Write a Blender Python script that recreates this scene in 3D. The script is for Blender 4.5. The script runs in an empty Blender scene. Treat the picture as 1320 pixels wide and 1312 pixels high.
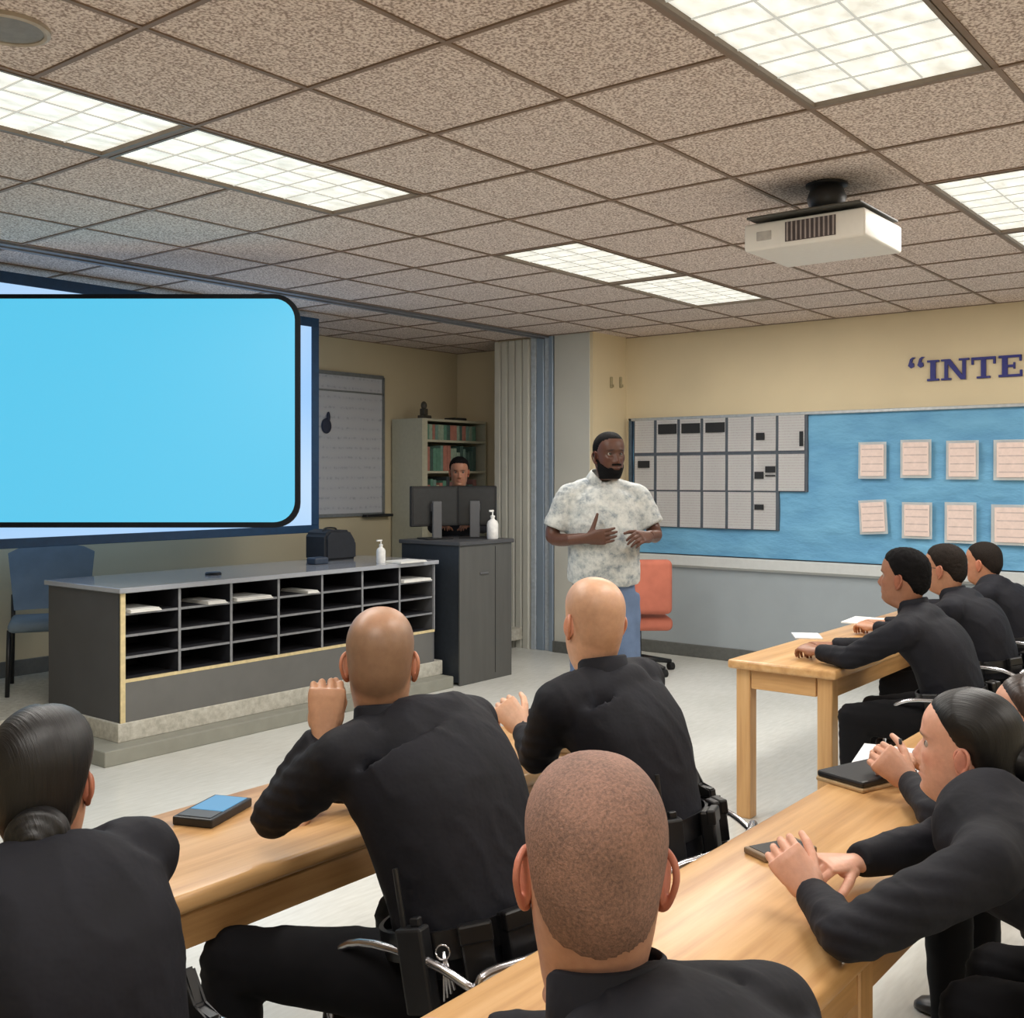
import bpy, bmesh, math, random
import numpy as np
from mathutils import Vector, Matrix, noise

random.seed(7)
C = bpy.context.scene.collection
PI = math.pi
D2R = PI / 180

# ------------------------------------------------------------------ camera, world, light, exposure
CAMZ, FPX, CX, HY = 1.58, 1389.0, 660.0, 615.0
YAW = 38.3 * D2R
FV = Vector((math.cos(YAW), math.sin(YAW), 0)); RV = Vector((math.sin(YAW), -math.cos(YAW), 0))
cam = bpy.data.cameras.new('camera'); camo = bpy.data.objects.new('camera', cam); C.objects.link(camo)
camo.location = (0, 0, CAMZ); camo.rotation_euler = (PI / 2, 0, YAW - PI / 2)
cam.sensor_width = 36; cam.lens = 36 * FPX / 1320; cam.shift_y = -(656 - HY) / 1320
cam.clip_start = .02
bpy.context.scene.camera = camo
sc = bpy.context.scene
sc.view_settings.view_transform = 'Standard'; sc.view_settings.look = 'None'
sc.view_settings.exposure = 0.0; sc.view_settings.gamma = 1.0
sc.view_settings.use_curve_mapping = False
sc.cycles.max_bounces = 6; sc.cycles.diffuse_bounces = 4
w = bpy.data.worlds.new('world'); sc.world = w; w.use_nodes = True
w.node_tree.nodes['Background'].inputs[0].default_value = (.75, .8, .9, 1)
w.node_tree.nodes['Background'].inputs[1].default_value = .35
FIX_POWER = 31.5       # each ceiling troffer
LENS_EMIT = .86

def P(px, py, d):      # photo pixel and depth along the view axis -> point in the room
    return Vector((0, 0, CAMZ)) + (FV + RV * ((px - CX) / FPX) + Vector((0, 0, (HY - py) / FPX))) * d

# ------------------------------------------------------------------ helpers
def s2l(c):
    c = c / 255.0
    return c / 12.92 if c <= .04045 else ((c + .055) / 1.055) ** 2.4
def rgb(r, g, b): return (s2l(r), s2l(g), s2l(b), 1)

class NT:
    def __init__(s, name):
        s.m = bpy.data.materials.new(name); s.m.use_nodes = True
        s.t = s.m.node_tree; s.b = s.t.nodes['Principled BSDF']; s.n = s.t.nodes
    def add(s, typ, **kw):
        n = s.n.new(typ)
        for k, v in kw.items():
            if k.startswith('i_'):
                n.inputs[k[2:].replace('_', ' ')].default_value = v
            else: setattr(n, k, v)
        return n
    def link(s, a, b): s.t.links.new(a, b)
    def coords(s, scale=(1, 1, 1), kind='Object'):
        tc = s.add('ShaderNodeTexCoord'); mp = s.add('ShaderNodeMapping')
        mp.inputs['Scale'].default_value = scale
        s.link(tc.outputs[kind], mp.inputs[0]); return mp.outputs[0]
    def noise(s, vec, scale, detail=3, rough=.5):
        n = s.add('ShaderNodeTexNoise'); n.inputs['Scale'].default_value = scale
        n.inputs['Detail'].default_value = detail; n.inputs['Roughness'].default_value = rough
        s.link(vec, n.inputs['Vector']); return n.outputs['Fac']
    def ramp(s, fac, stops):
        r = s.add('ShaderNodeValToRGB'); e = r.color_ramp.elements
        while len(e) < len(stops): e.new(.5)
        for i, (p, c) in enumerate(stops): e[i].position = p; e[i].color = c
        s.link(fac, r.inputs[0]); return r.outputs[0]
    def bump(s, h, strength=.3, dist=.01):
        b = s.add('ShaderNodeBump'); b.inputs['Strength'].default_value = strength
        b.inputs['Distance'].default_value = dist
        s.link(h, b.inputs['Height']); s.link(b.outputs[0], s.b.inputs['Normal'])
    def base(s, col): s.link(col, s.b.inputs['Base Color'])
    def set(s, **kw):
        for k, v in kw.items(): s.b.inputs[k.replace('_', ' ')].default_value = v
        return s

MATS = {}
def mat(name, col, rough=.6, metal=0, var=.12, vs=30, bump=.0, bs=200, scale=(1, 1, 1), spec=.5, coat=0):
    if name in MATS: return MATS[name]
    n = NT(name); n.set(Roughness=rough, Metallic=metal)
    n.b.inputs['Specular IOR Level'].default_value = spec
    n.b.inputs['Coat Weight'].default_value = coat
    v = n.coords(scale)
    f = n.noise(v, vs)
    lo = tuple(c * (1 - var) for c in col[:3]) + (1,); hi = tuple(min(1, c * (1 + var)) for c in col[:3]) + (1,)
    n.base(n.ramp(f, [(.3, lo), (.7, hi)]))
    if bump: n.bump(n.noise(v, bs), bump, .004)
    MATS[name] = n.m; return n.m
def emit(name, col, strength):
    n = NT(name); n.set(Roughness=.5)
    n.b.inputs['Base Color'].default_value = (0.02, .02, .02, 1)
    n.b.inputs['Emission Color'].default_value = col; n.b.inputs['Emission Strength'].default_value = strength
    MATS[name] = n.m; return n.m

def box(bm, x0, x1, y0, y1, z0, z1, bev=0, seg=1, M=None):
    vs = [bm.verts.new((x, y, z)) for x in (x0, x1) for y in (y0, y1) for z in (z0, z1)]
    fs = [(0, 1, 3, 2), (4, 6, 7, 5), (0, 4, 5, 1), (2, 3, 7, 6), (0, 2, 6, 4), (1, 5, 7, 3)]
    faces = [bm.faces.new([vs[i] for i in f]) for f in fs]
    if bev:
        es = list({e for f in faces for e in f.edges})
        r = bmesh.ops.bevel(bm, geom=es, offset=bev, segments=seg, affect='EDGES', profile=.5)
        vs = list({v for f in r['faces'] for v in f.verts})
        vs = [v for v in bm.verts if v.is_valid and v in set(vs)]
    if M is not None:
        for v in vs: v.co = M @ v.co
    return bm
def prism(bm, pts, axis, a0, a1):
    """extrude a 2D polygon along axis (0,1,2) from a0 to a1"""
    def mk(p, a):
        c = [p[0], p[1]]; c.insert(axis, a); return bm.verts.new(c)
    A = [mk(p, a0) for p in pts]; B = [mk(p, a1) for p in pts]
    n = len(pts)
    bm.faces.new(A); bm.faces.new(B[::-1])
    for i in range(n): bm.faces.new((A[i], B[i], B[(i + 1) % n], A[(i + 1) % n]))
    return bm
def frames(pts):
    out = []; n = len(pts); up = None
    for i in range(n):
        t = (pts[min(i + 1, n - 1)] - pts[max(i - 1, 0)]).normalized()
        if up is None:
            up = Vector((0, 0, 1)) if abs(t.z) < .9 else Vector((1, 0, 0))
        s = t.cross(up).normalized(); up = s.cross(t).normalized()
        out.append((t, s, up))
    return out
def catmull(pts, k):
    P_ = [Vector(p) for p in pts]
    if len(P_) < 3: return [P_[0].lerp(P_[1], i / k) for i in range(k + 1)]
    Q = [P_[0] * 2 - P_[1]] + P_ + [P_[-1] * 2 - P_[-2]]
    out = []
    for i in range(1, len(Q) - 2):
        for j in range(k):
            t = j / k; a, b, c, d = Q[i - 1:i + 3]
            out.append(.5 * ((2 * b) + (c - a) * t + (2 * a - 5 * b + 4 * c - d) * t * t + (3 * b - a - 3 * c + d) * t ** 3))
    out.append(P_[-1]); return out
def tube(bm, pts, radii, seg=12, sub=1, squash=None):
    pts = [Vector(p) for p in pts]
    if not hasattr(radii, '__len__'): radii = [radii] * len(pts)
    if sub > 1:
        n0 = len(pts); pts = catmull(pts, sub)
        radii = [float(np.interp(i / sub, range(n0), radii)) for i in range(len(pts))]
    fr = frames(pts); rings = []
    for (p, r, (t, s, u)) in zip(pts, radii, fr):
        rings.append([bm.verts.new(p + (s * math.cos(a) + u * math.sin(a) * (squash or 1)) * r) for a in [2 * PI * k / seg for k in range(seg)]])
    stitch(bm, rings); return bm
def stitch(bm, rings, caps=True):
    n = len(rings[0])
    for a, b in zip(rings, rings[1:]):
        for i in range(n): bm.faces.new((a[i], a[(i + 1) % n], b[(i + 1) % n], b[i]))
    if caps:
        bm.faces.new(rings[0][::-1]); bm.faces.new(rings[-1])
def ball(bm, c, r, M=None, seg=16):
    if not hasattr(r, '__len__'): r = (r, r, r)
    mm = Matrix.Translation(Vector(c)) @ (M or Matrix.Identity(4)) @ Matrix.Diagonal((r[0], r[1], r[2], 1))
    bmesh.ops.create_uvsphere(bm, u_segments=seg, v_segments=max(6, seg // 2 + 2), radius=1, matrix=mm); return bm
def lathe(bm, prof, c=(0, 0, 0), seg=20):
    rings = [[bm.verts.new((c[0] + r * math.cos(a), c[1] + r * math.sin(a), c[2] + z)) for a in [2 * PI * k / seg for k in range(seg)]] for r, z in prof]
    stitch(bm, rings); return bm

def obj(name, bm, m, parent=None, smooth=False, kind=None, label=None):
    if isinstance(bm, bpy.types.Mesh): me = bm
    else:
        bmesh.ops.recalc_face_normals(bm, faces=bm.faces[:])
        me = bpy.data.meshes.new(name); bm.to_mesh(me); bm.free()
    o = bpy.data.objects.new(name, me); C.objects.link(o)
    if m is not None and not me.materials: me.materials.append(m)
    if smooth:
        me.polygons.foreach_set('use_smooth', [True] * len(me.polygons))
        if smooth != True: me.set_sharp_from_angle(angle=smooth * D2R)
    if parent is not None:
        o.parent = parent
        me.transform(Matrix.Translation(-world_loc(parent))) if not o.get('shared') else None
    if kind: o['kind'] = kind
    if label: o['label'] = label
    return o
def world_loc(o):
    v = Vector((0, 0, 0))
    while o is not None: v = v + Vector(o.location); o = o.parent
    return v
def thing(name, label, cat, loc, group=None):
    o = bpy.data.objects.new(name, None); C.objects.link(o); o.location = loc
    o.empty_display_size = .1
    o['label'] = label; o['category'] = cat
    if group: o['group'] = group
    return o
def tag(o, label, cat, group=None):
    o['label'] = label; o['category'] = cat
    if group: o['group'] = group
    return o
def B(): return bmesh.new()
def setting(name, bm, m, parent=None, **kw):
    o = obj(name, bm, m, parent, **kw); o['kind'] = 'structure'; return o
def copy_tree(o, parent=None):
    c = o.copy(); C.objects.link(c); c.parent = parent
    for ch in list(o.children): copy_tree(ch, c)
    return c

# ------------------------------------------------------------------ materials of the room
def m_ceiling():
    n = NT('fissured_tile'); n.set(Roughness=.95); v = n.coords()
    tcw = n.add('ShaderNodeNewGeometry'); pos = tcw.outputs['Position']
    f = n.noise(pos, 105, 2, .55)
    c = n.ramp(f, [(.38, rgb(152, 134, 124)), (.50, rgb(206, 190, 180)), (.62, rgb(232, 220, 212))])
    n.base(c); n.bump(f, .35, .004); return n.m
def m_floor():
    n = NT('vinyl_floor'); n.set(Roughness=.26); v = n.coords()
    a = n.noise(v, 1.3, 3); b = n.noise(n.coords((1, 6, 1)), 9, 4)
    mx = n.add('ShaderNodeMix', data_type='FLOAT'); mx.inputs[0].default_value = .5
    n.link(a, mx.inputs[2]); n.link(b, mx.inputs[3])
    n.base(n.ramp(mx.outputs[0], [(.35, rgb(200, 200, 194)), (.65, rgb(218, 219, 214))])); return n.m
def m_wood(name='maple', axis=0, tint=1.0):
    n = NT(name); n.set(Roughness=.3); sc_ = [14, 14, 14]; sc_[axis] = .8
    v = n.coords(tuple(sc_)); a = n.noise(v, 1.6, 5, .6)
    s2 = [1.2, 1.2, 1.2]; s2[axis] = .3; bb = n.noise(n.coords(tuple(s2)), 2, 2)
    mx = n.add('ShaderNodeMix', data_type='FLOAT'); mx.inputs[0].default_value = .4
    n.link(a, mx.inputs[2]); n.link(bb, mx.inputs[3])
    c = lambda r, g, b_: rgb(r * tint, g * tint, b_ * tint)
    n.base(n.ramp(mx.outputs[0], [(.3, c(160, 114, 66)), (.5, c(202, 158, 106)), (.7, c(222, 184, 134))]))
    n.bump(a, .08, .003); return n.m
def m_terrazzo():
    n = NT('terrazzo'); n.set(Roughness=.5); v = n.coords()
    n.base(n.ramp(n.noise(v, 26, 4, .7), [(.35, rgb(168, 165, 154)), (.5, rgb(186, 183, 172)), (.65, rgb(200, 198, 188))])); return n.m
M_CEIL = m_ceiling(); M_FLOOR = m_floor(); M_WOOD = m_wood(); M_WOODZ = m_wood('maple_upright', 2); M_WOODY = m_wood('maple_cross', 1); M_TERR = m_terrazzo()
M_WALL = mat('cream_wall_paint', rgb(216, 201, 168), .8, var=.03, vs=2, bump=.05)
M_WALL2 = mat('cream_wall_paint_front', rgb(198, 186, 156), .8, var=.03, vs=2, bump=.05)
M_GRID = mat('brown_grid_metal', rgb(128, 108, 92), .6, var=.1, vs=8)
M_FRAME = mat('fixture_frame_metal', rgb(120, 106, 92), .5, var=.05)
M_CHROME = mat('chrome', rgb(200, 200, 205), .25, 1, var=.05)
M_BLACK = mat('black_plastic', rgb(24, 25, 28), .45, var=.15)
M_RUBBER = mat('black_rubber', rgb(16, 16, 18), .8, var=.1)
M_PAPER = mat('white_paper', rgb(236, 236, 232), .85, var=.03)
M_GREY = mat('grey_laminate', rgb(92, 93, 96), .5, var=.06, vs=6)
M_DKGREY = mat('charcoal_laminate', rgb(72, 73, 76), .5, var=.08, vs=6)
M_INK = mat('dark_ink', rgb(30, 32, 36), .8, var=.05)

# ------------------------------------------------------------------ room shell
CEIL = 2.86; XW = 8.45; YW = 7.4; X0, Y0 = -1.9, -2.6
b = B(); box(b, X0, XW + .4, Y0, YW + .2, -.1, 0); setting('floor', b, M_FLOOR)
b = B(); box(b, X0, XW + .4, Y0, YW + .2, CEIL + .06, CEIL + .12); ceiling = setting('ceiling', b, M_CEIL)
b = B(); box(b, XW, XW + .15, Y0, YW + .2, 0, CEIL + .06); wall_right = setting('wall_right', b, M_WALL)
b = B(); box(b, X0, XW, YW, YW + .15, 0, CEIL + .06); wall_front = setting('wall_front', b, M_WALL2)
b = B(); box(b, X0 - .15, X0, Y0, YW + .2, 0, CEIL + .06); setting('wall_left', b, M_WALL)
b = B(); box(b, X0, XW, Y0 - .15, Y0, 0, CEIL + .06); setting('wall_back', b, M_WALL)

GX = [1.76 + .61 * k for k in range(-3, 11)] + [XW]
GY = [.29 + .61 * k for k in range(-2, 12)]; GY = [y for y in GY if y < YW - .05] + [YW]
fix = []   # fixture cells (x0, y0)
for x in (1.76 - .61, 2.37, 4.81, 6.03): fix.append((x, 3.34))
for x in (-.07 - 1.22 + 1.22, 2.37, 4.81, 6.03): fix.append((x, .90))
def infix(xc, yc):
    for (fx, fy) in fix:
        if fx < xc < fx + 1.22 and fy < yc < fy + .61: return True
    return False
tile_mesh = {}
for i in range(len(GX) - 1):
    for j in range(len(GY) - 1):
        x0, x1, y0, y1 = GX[i], GX[i + 1], GY[j], GY[j + 1]
        if infix((x0 + x1) / 2, (y0 + y1) / 2): continue
        k = (round(x1 - x0, 2), round(y1 - y0, 2))
        if k not in tile_mesh:
            b = B(); box(b, .008, x1 - x0 - .008, .008, y1 - y0 - .008, 0, .02)
            me = bpy.data.meshes.new('ceiling_tile'); bmesh.ops.recalc_face_normals(b, faces=b.faces[:]); b.to_mesh(me); b.free()
            me.materials.append(M_CEIL); tile_mesh[k] = me
        o = bpy.data.objects.new('ceiling_tile', tile_mesh[k]); C.objects.link(o)
        o.location = (x0, y0, CEIL + .004); o.parent = ceiling
for x in GX:
    segs = []
    ys = GY[0]
    for j in range(len(GY) - 1):
        yc = (GY[j] + GY[j + 1]) / 2
        blocked = any(fx + .05 < x < fx + 1.17 and fy < yc < fy + .61 for fx, fy in fix)
        if blocked:
            if GY[j] > ys + .01: segs.append((ys, GY[j]))
            ys = GY[j + 1]
    segs.append((ys, YW))
    for (a, c) in segs:
        b = B(); box(b, x - .009, x + .009, a, c, CEIL - .002, CEIL + .03); obj('grid_runner', b, M_GRID, ceiling)
for y in GY:
    b = B(); box(b, GX[0], XW, y - .009, y + .009, CEIL - .0015, CEIL + .0295); obj('grid_runner', b, M_GRID, ceiling)

# ceiling light fixtures
def m_lens():
    n = NT('lamp_lens'); n.set(Roughness=.4); n.b.inputs['Base Color'].default_value = (.6, .6, .58, 1)
    tc = n.add('ShaderNodeTexCoord'); sx = n.add('ShaderNodeSeparateXYZ'); n.link(tc.outputs['Object'], sx.inputs[0])
    f = n.noise(n.coords((3, 6, 1)), 2.6, 3)
    c = n.ramp(f, [(.32, rgb(205, 203, 188)), (.5, rgb(238, 237, 224)), (.66, rgb(255, 254, 246))])
    n.link(c, n.b.inputs['Emission Color']); n.b.inputs['Emission Strength'].default_value = LENS_EMIT
    return n.m
M_LENS = m_lens()
M_LOUVER = emit('lit_louver_strip', rgb(206, 203, 190), .92)  # glow given to the blades for lamp light coming through them
FIX_LABEL = ['ceiling light troffer at the left edge, left of its pair', 'ceiling light troffer above the projection screen, right of its pair',
             'ceiling light troffer farther back, left one of the small far pair', 'ceiling light troffer farthest back, right one of the small far pair',
             'ceiling light troffer behind the viewpoint', 'largest ceiling light troffer, overhead at the top edge near the projector',
             'ceiling light troffer right of the projector, cut by the right edge', 'ceiling light troffer beyond the projector near the right wall']
FIX_LABEL[1] = 'long ceiling light troffer left of centre, between the ceiling speaker light and open tiles'
FIX_LABEL[0] = 'ceiling light troffer at the left edge beneath the round ceiling speaker'
FIX_LABEL[1] = 'ceiling light troffer adjoining the left-edge one, on its right, left of centre'
for k, (fx, fy) in enumerate(fix):
    if k == 4: continue
    t = thing('ceiling_light', FIX_LABEL[k], 'ceiling light', (fx + .61, fy + .305, CEIL), 'ceiling light troffers')
    g = .012
    b = B()
    for (a0, a1, c0, c1) in ((fx + g, fx + 1.22 - g, fy + g, fy + .026), (fx + g, fx + 1.22 - g, fy + .584, fy + .61 - g),
                             (fx + g, fx + .026, fy + .026, fy + .584), (fx + 1.194, fx + 1.22 - g, fy + .026, fy + .584)):
        box(b, a0, a1, c0, c1, CEIL - .004, CEIL + .05)
    obj('frame', b, M_FRAME, t)
    b = B(); box(b, fx + .026, fx + 1.194, fy + .026, fy + .584, CEIL + .012, CEIL + .024); obj('diffuser', b, M_LENS, t)
    for q in (1, 2):
        y = fy + .04 + .53 * q / 3
        b = B(); box(b, fx + .04, fx + 1.18, y - .003, y + .003, CEIL + .008, CEIL + .012); obj('louver_blade', b, M_LOUVER, t)
    for q in range(1, 8):
        x = fx + .04 + 1.14 * q / 8
        b = B(); box(b, x - .003, x + .003, fy + .026, fy + .584, CEIL + .008, CEIL + .012); obj('louver_blade', b, M_LOUVER, t)
def fixture_lamp(fx, fy):
    L = bpy.data.lights.new('troffer_lamp', 'AREA'); L.shape = 'RECTANGLE'; L.size = 1.12; L.size_y = .52
    L.energy = FIX_POWER; L.color = (1, .96, .9)
    o = bpy.data.objects.new('troffer_lamp', L); C.objects.link(o); o.location = (fx + .61, fy + .305, CEIL - .012)
for (fx, fy) in fix: fixture_lamp(fx, fy)
fixture_lamp(-.9, -1.54); fixture_lamp(2.37, -1.54); fixture_lamp(4.81, -1.54)

# round ceiling speaker
c = P(8, 36, 3.07); sx_, sy_ = c.x, c.y
t = thing('ceiling_speaker', 'round grey loudspeaker grille set in the ceiling tile at the top left', 'speaker', (sx_, sy_, CEIL))
b = B(); lathe(b, [(.118, CEIL + .004), (.118, CEIL - .008), (.108, CEIL - .012), (.1, CEIL - .008), (.1, CEIL + .004)], (sx_, sy_, 0), 40)
obj('rim', b, mat('speaker_rim', rgb(170, 160, 146), .5), t, smooth=40)
b = B(); lathe(b, [(.1, CEIL + .003), (.1, CEIL - .005), (.05, CEIL - .009), (.001, CEIL - .010)], (sx_, sy_, 0), 40)
obj('grille', b, mat('speaker_mesh', rgb(140, 138, 134), .6, bump=.6, bs=900), t, smooth=40)

# ceiling track for the folding partition
b = B(); box(b, X0, 7.9, 5.80, 5.94, CEIL - .012, CEIL + .003); box(b, X0, 7.9, 5.86, 5.88, CEIL - .02, CEIL - .012)
setting('trim_1', b, mat('track_metal', rgb(110, 112, 118), .5))

# right wall dressing: wainscot, rail, baseboard
M_WAINS = mat('grey_wainscot', rgb(152, 161, 167), .6, var=.03, vs=4, scale=(1, 1, 1))
M_RAIL = mat('pale_rail', rgb(196, 200, 200), .5, var=.03)
M_BASE = mat('grey_baseboard', rgb(92, 94, 92), .6)
YJ = 5.33
b = B(); box(b, XW - .02, XW, Y0, YJ, .1, .80); setting('trim_2', b, M_WAINS)
b = B(); box(b, XW - .07, XW, Y0, YJ, .80, .89, .006); box(b, XW - .045, XW, Y0, YJ, .785, .80); setting('trim_3', b, M_RAIL)
b = B(); box(b, XW - .035, XW, Y0, YJ - .0, 0, .11, .004); setting('baseboard_right', b, M_BASE)
b = B(); box(b, X0, XW, YW - .02, YW, 0, .30, .004); setting('baseboard_front', b, M_BASE)

# pillar with partition pocket
M_PANEL = mat('grey_partition_panel', rgb(196, 196, 188), .6, var=.03, vs=3)
M_STRIP = mat('blue_grey_metal', rgb(150, 166, 184), .4, .3, var=.06, vs=3)
PX0 = 7.90
b = B(); box(b, PX0 + .06, XW, YJ, 6.43, 0, CEIL + .05); box(b, PX0, PX0 + .06, YJ, 5.75, 0, CEIL + .05); box(b, PX0, PX0 + .06, 6.01, 6.43, 0, CEIL + .05)
pil = setting('wall_pillar', b, M_WALL)
b = B(); box(b, PX0 - .012, PX0, 5.36, 5.74, .0, CEIL); obj('pocket_panel', b, M_PANEL, pil)
for k in range(5):
    y = 6.02 + k * .084
    b = B(); prism(b, [(PX0, y), (PX0 - .03, y + .012), (PX0 - .03, y + .068), (PX0, y + .08)], 2, 0, CEIL - .01) ; obj('fold_panel', b, M_PANEL, pil)
for k, (a, c, dx) in enumerate(((5.755, 5.80, .0), (5.805, 5.86, .02), (5.865, 5.945, .01), (5.95, 6.005, .0))):
    b = B(); box(b, PX0 - .02 + dx, PX0 + .05, a, c, 0, CEIL - .0, .004); obj('metal_post', b, M_STRIP if k % 2 == 0 else mat('pale_post', rgb(180, 190, 200), .5, .1), pil)
b = B(); box(b, PX0 - .03, PX0 - .012, 5.33, 5.75, 0, .1); box(b, PX0 - .02, XW, YJ - .02, YJ, 0, .1); setting('baseboard_pillar', b, M_BASE)
for k, px in enumerate((787, 799)):
    # y on the side face: plane Y = YJ
    r_ = FV + RV * ((px - CX) / FPX); d = YJ / r_.y; p = P(px, 493, d)
    b = B(); box(b, p.x - .012, p.x + .012, YJ - .02, YJ, p.z - .05, p.z + .05, .004); box(b, p.x - .006, p.x + .006, YJ - .035, YJ - .02, p.z - .045, p.z - .02, .002)
    tag(obj('wall_hook', b, mat('dull_brass', rgb(160, 150, 120), .5, .4)), 'small dull metal wall hook on the cream pillar side, ' + ('left' if k == 0 else 'right') + ' of two', 'hook', 'wall hooks')

# ------------------------------------------------------------------ stage
b = B(); box(b, 3.22, 6.08, 5.36, 7.38, 0, .085, .004); box(b, X0, 6.08, 6.12, 7.38, 0, .085)
st1 = setting('trim_4', b, mat('grey_step', rgb(140, 140, 130), .6, var=.06, vs=12))
b = B(); box(b, 3.38, 6.10, 5.49, 6.1, .085, .19, .003); box(b, X0, 8.44, 6.1, 7.38, .085, .19)
setting('trim_5', b, M_TERR)

# ------------------------------------------------------------------ bulletin board
def onX(px, py, X):
    r_ = FV + RV * ((px - CX) / FPX); return P(px, py, X / r_.x)
def m_bluepaper():
    n = NT('blue_backing_paper'); n.set(Roughness=.7); v = n.coords((1, 1, 2.2))
    f = n.noise(v, 2.4, 4, .55)
    n.base(n.ramp(f, [(.3, rgb(92, 150, 190)), (.7, rgb(112, 172, 208))])); n.bump(f, .9, .05); return n.m
BX = XW - .045
yL = onX(815, 600, XW).y
t = thing('bulletin_board', 'long bulletin board covered in crinkled blue paper on the right wall', 'bulletin board', (XW, 2.0, .9))
b = B(); 
# crinkled paper surface
ny, nz = 170, 40
g = [[b.verts.new((BX + .016 + .010 * noise.noise(Vector((0, y * 2.2, z * 5.5))) + .006 * noise.noise(Vector((3, y * 7, z * 12 + y * 4))), y, z)) for z in np.linspace(.90, 2.09, nz)] for y in np.linspace(-1.8, yL - .03, ny)]
for i in range(ny - 1):
    for j in range(nz - 1): b.faces.new((g[i][j], g[i + 1][j], g[i + 1][j + 1], g[i][j + 1]))
obj('paper_backing', b, m_bluepaper(), t, smooth=True)
b = B(); box(b, XW - .008, XW, -1.83, yL, .89, 2.11); obj('backboard', b, M_GREY, t)
M_ALU = mat('aluminium_frame', rgb(176, 180, 182), .4, .5)
for (a, c, z0, z1) in ((-1.83, yL, 2.09, 2.115), (yL - .03, yL, .89, 2.115), (-1.83, -1.80, .89, 2.09)):
    b = B(); box(b, XW - .065, XW, a, c, z0, z1, .003); obj('frame_rail', b, M_ALU if z0 > 2 else mat('frame_dark', rgb(80, 96, 112), .4, .5), t)

M_PAGE = None
def m_page():
    n = NT('printed_page'); n.set(Roughness=.85)
    tc = n.add('ShaderNodeTexCoord'); mp = n.add('ShaderNodeMapping'); mp.inputs['Scale'].default_value = (1, 1, 1)
    n.link(tc.outputs['Object'], mp.inputs[0])
    wv = n.add('ShaderNodeTexWave', wave_type='BANDS', bands_direction='Z'); wv.inputs['Scale'].default_value = 14
    wv.inputs['Distortion'].default_value = .0; n.link(mp.outputs[0], wv.inputs[0])
    nz_ = n.noise(n.coords((1, 40, 60)), 1.5, 3)
    mul = n.add('ShaderNodeMath', operation='MULTIPLY'); n.link(wv.outputs['Fac'], mul.inputs[0]); n.link(nz_, mul.inputs[1])
    n.base(n.ramp(mul.outputs[0], [(.0, rgb(246, 246, 245)), (.35, rgb(240, 238, 238)), (.7, rgb(222, 216, 218))])); return n.m
M_PAGE = m_page()
M_PAGEPINK = mat('pale_pink_print', rgb(224, 204, 196), .85, var=.06, vs=40)
def page(x0, x1, y0, y1, label, group, marks=(), tilt=0, border=False):
    pa = onX(x0, y0, BX - .012); pb = onX(x1, y1, BX - .012)
    yc, zc = (pa.y + pb.y) / 2, (pa.z + pb.z) / 2; hw, hh = abs(pa.y - pb.y) / 2, abs(pa.z - pb.z) / 2
    ro = thing('paper_sheet', label, 'paper', (BX - .014, yc, zc), group)
    b = B(); n_ = 6
    gr = [[b.verts.new((BX - .014 - .005 * (abs(2 * i / n_ - 1) ** 3) - .004 * (1 - j / n_) ** 3, yc - hw + 2 * hw * i / n_, zc - hh + 2 * hh * j / n_)) for j in range(n_ + 1)] for i in range(n_ + 1)]
    for i in range(n_):
        for j in range(n_): b.faces.new((gr[i][j], gr[i + 1][j], gr[i + 1][j + 1], gr[i][j + 1]))
    bmesh.ops.solidify(b, geom=b.faces[:], thickness=.0012)
    obj('sheet', b, M_PAPER if border else M_PAGE, ro)
    if border:
        b = B(); box(b, BX - .026, BX - .0245, yc - hw * .84, yc + hw * .84, zc - hh * .86, zc + hh * .86); obj('printed_panel', b, MATS['pale_pink_print'], ro)
        for q in range(4):
            zz = zc + hh * (.6 - q * .4)
            b = B(); box(b, BX - .0268, BX - .026, yc - hw * .74, yc + hw * .74, zz - .004, zz + .004); obj('print_line', b, mat('faint_print', rgb(190, 172, 168), .8), ro)
    for (mx0, mx1, my0, my1) in marks:
        ma = onX(mx0, my0, BX - .016); mb = onX(mx1, my1, BX - .016)
        b = B(); box(b, BX - .0265, BX - .0245, mb.y, ma.y, mb.z, ma.z); obj('printed_block', b, M_INK, ro)
    if tilt:
        ro.rotation_euler = (tilt, 0, 0)
    return ro
cols = [818, 846, 876, 906, 938, 971, 1003, 1040]
rows = [(542, 584), (588, 631), (633, 677)]
marks = {(0, 1): [(849, 873, 547, 559)], (0, 2): [(879, 903, 546, 558)], (0, 3): [(910, 935, 545, 557)], (0, 5): [(975, 986, 558, 567)], (0, 6): [(1031, 1036, 556, 575)],
         (1, 0): [(823, 838, 594, 603)], (1, 5): [(973, 985, 608, 617), (987, 1000, 601, 609), (987, 1000, 612, 614)], (2, 5): [(973, 985, 650, 657)]}
rn = ('top', 'middle', 'bottom'); on = ('first', 'second', 'third', 'fourth', 'fifth', 'sixth', 'seventh')
for r in range(3):
    for cI in range(7):
        if r == 2 and cI == 6: continue
        yr = lambda y, x: y + (y - 615) / 1915 * (x - 818)
        extra = ' with dark blocks' if (r, cI) in marks else ''
        page(cols[cI] + 1, cols[cI + 1] - 2.5, yr(rows[r][0], cols[cI]), yr(rows[r][1], cols[cI + 1]), 'white notice sheet%s, %s of the %s row, left cluster' % (extra, on[cI], rn[r]), 'notice sheets of the left cluster', marks.get((r, cI), ()))
R1 = [(1107, 1143, 570, 617), (1161, 1201, 567, 616), (1220, 1262, 568, 618), (1281, 1336, 567, 619)]
R2 = [(1108, 1144, 644, 689), (1163, 1202, 647, 695), (1218, 1259, 647, 701), (1278, 1336, 650, 704)]
for k, q in enumerate(R1): page(*q, '%s pink-printed sheet from the left in the upper row on blue paper' % on[k], 'printed sheets of the right cluster', border=True)
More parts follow.
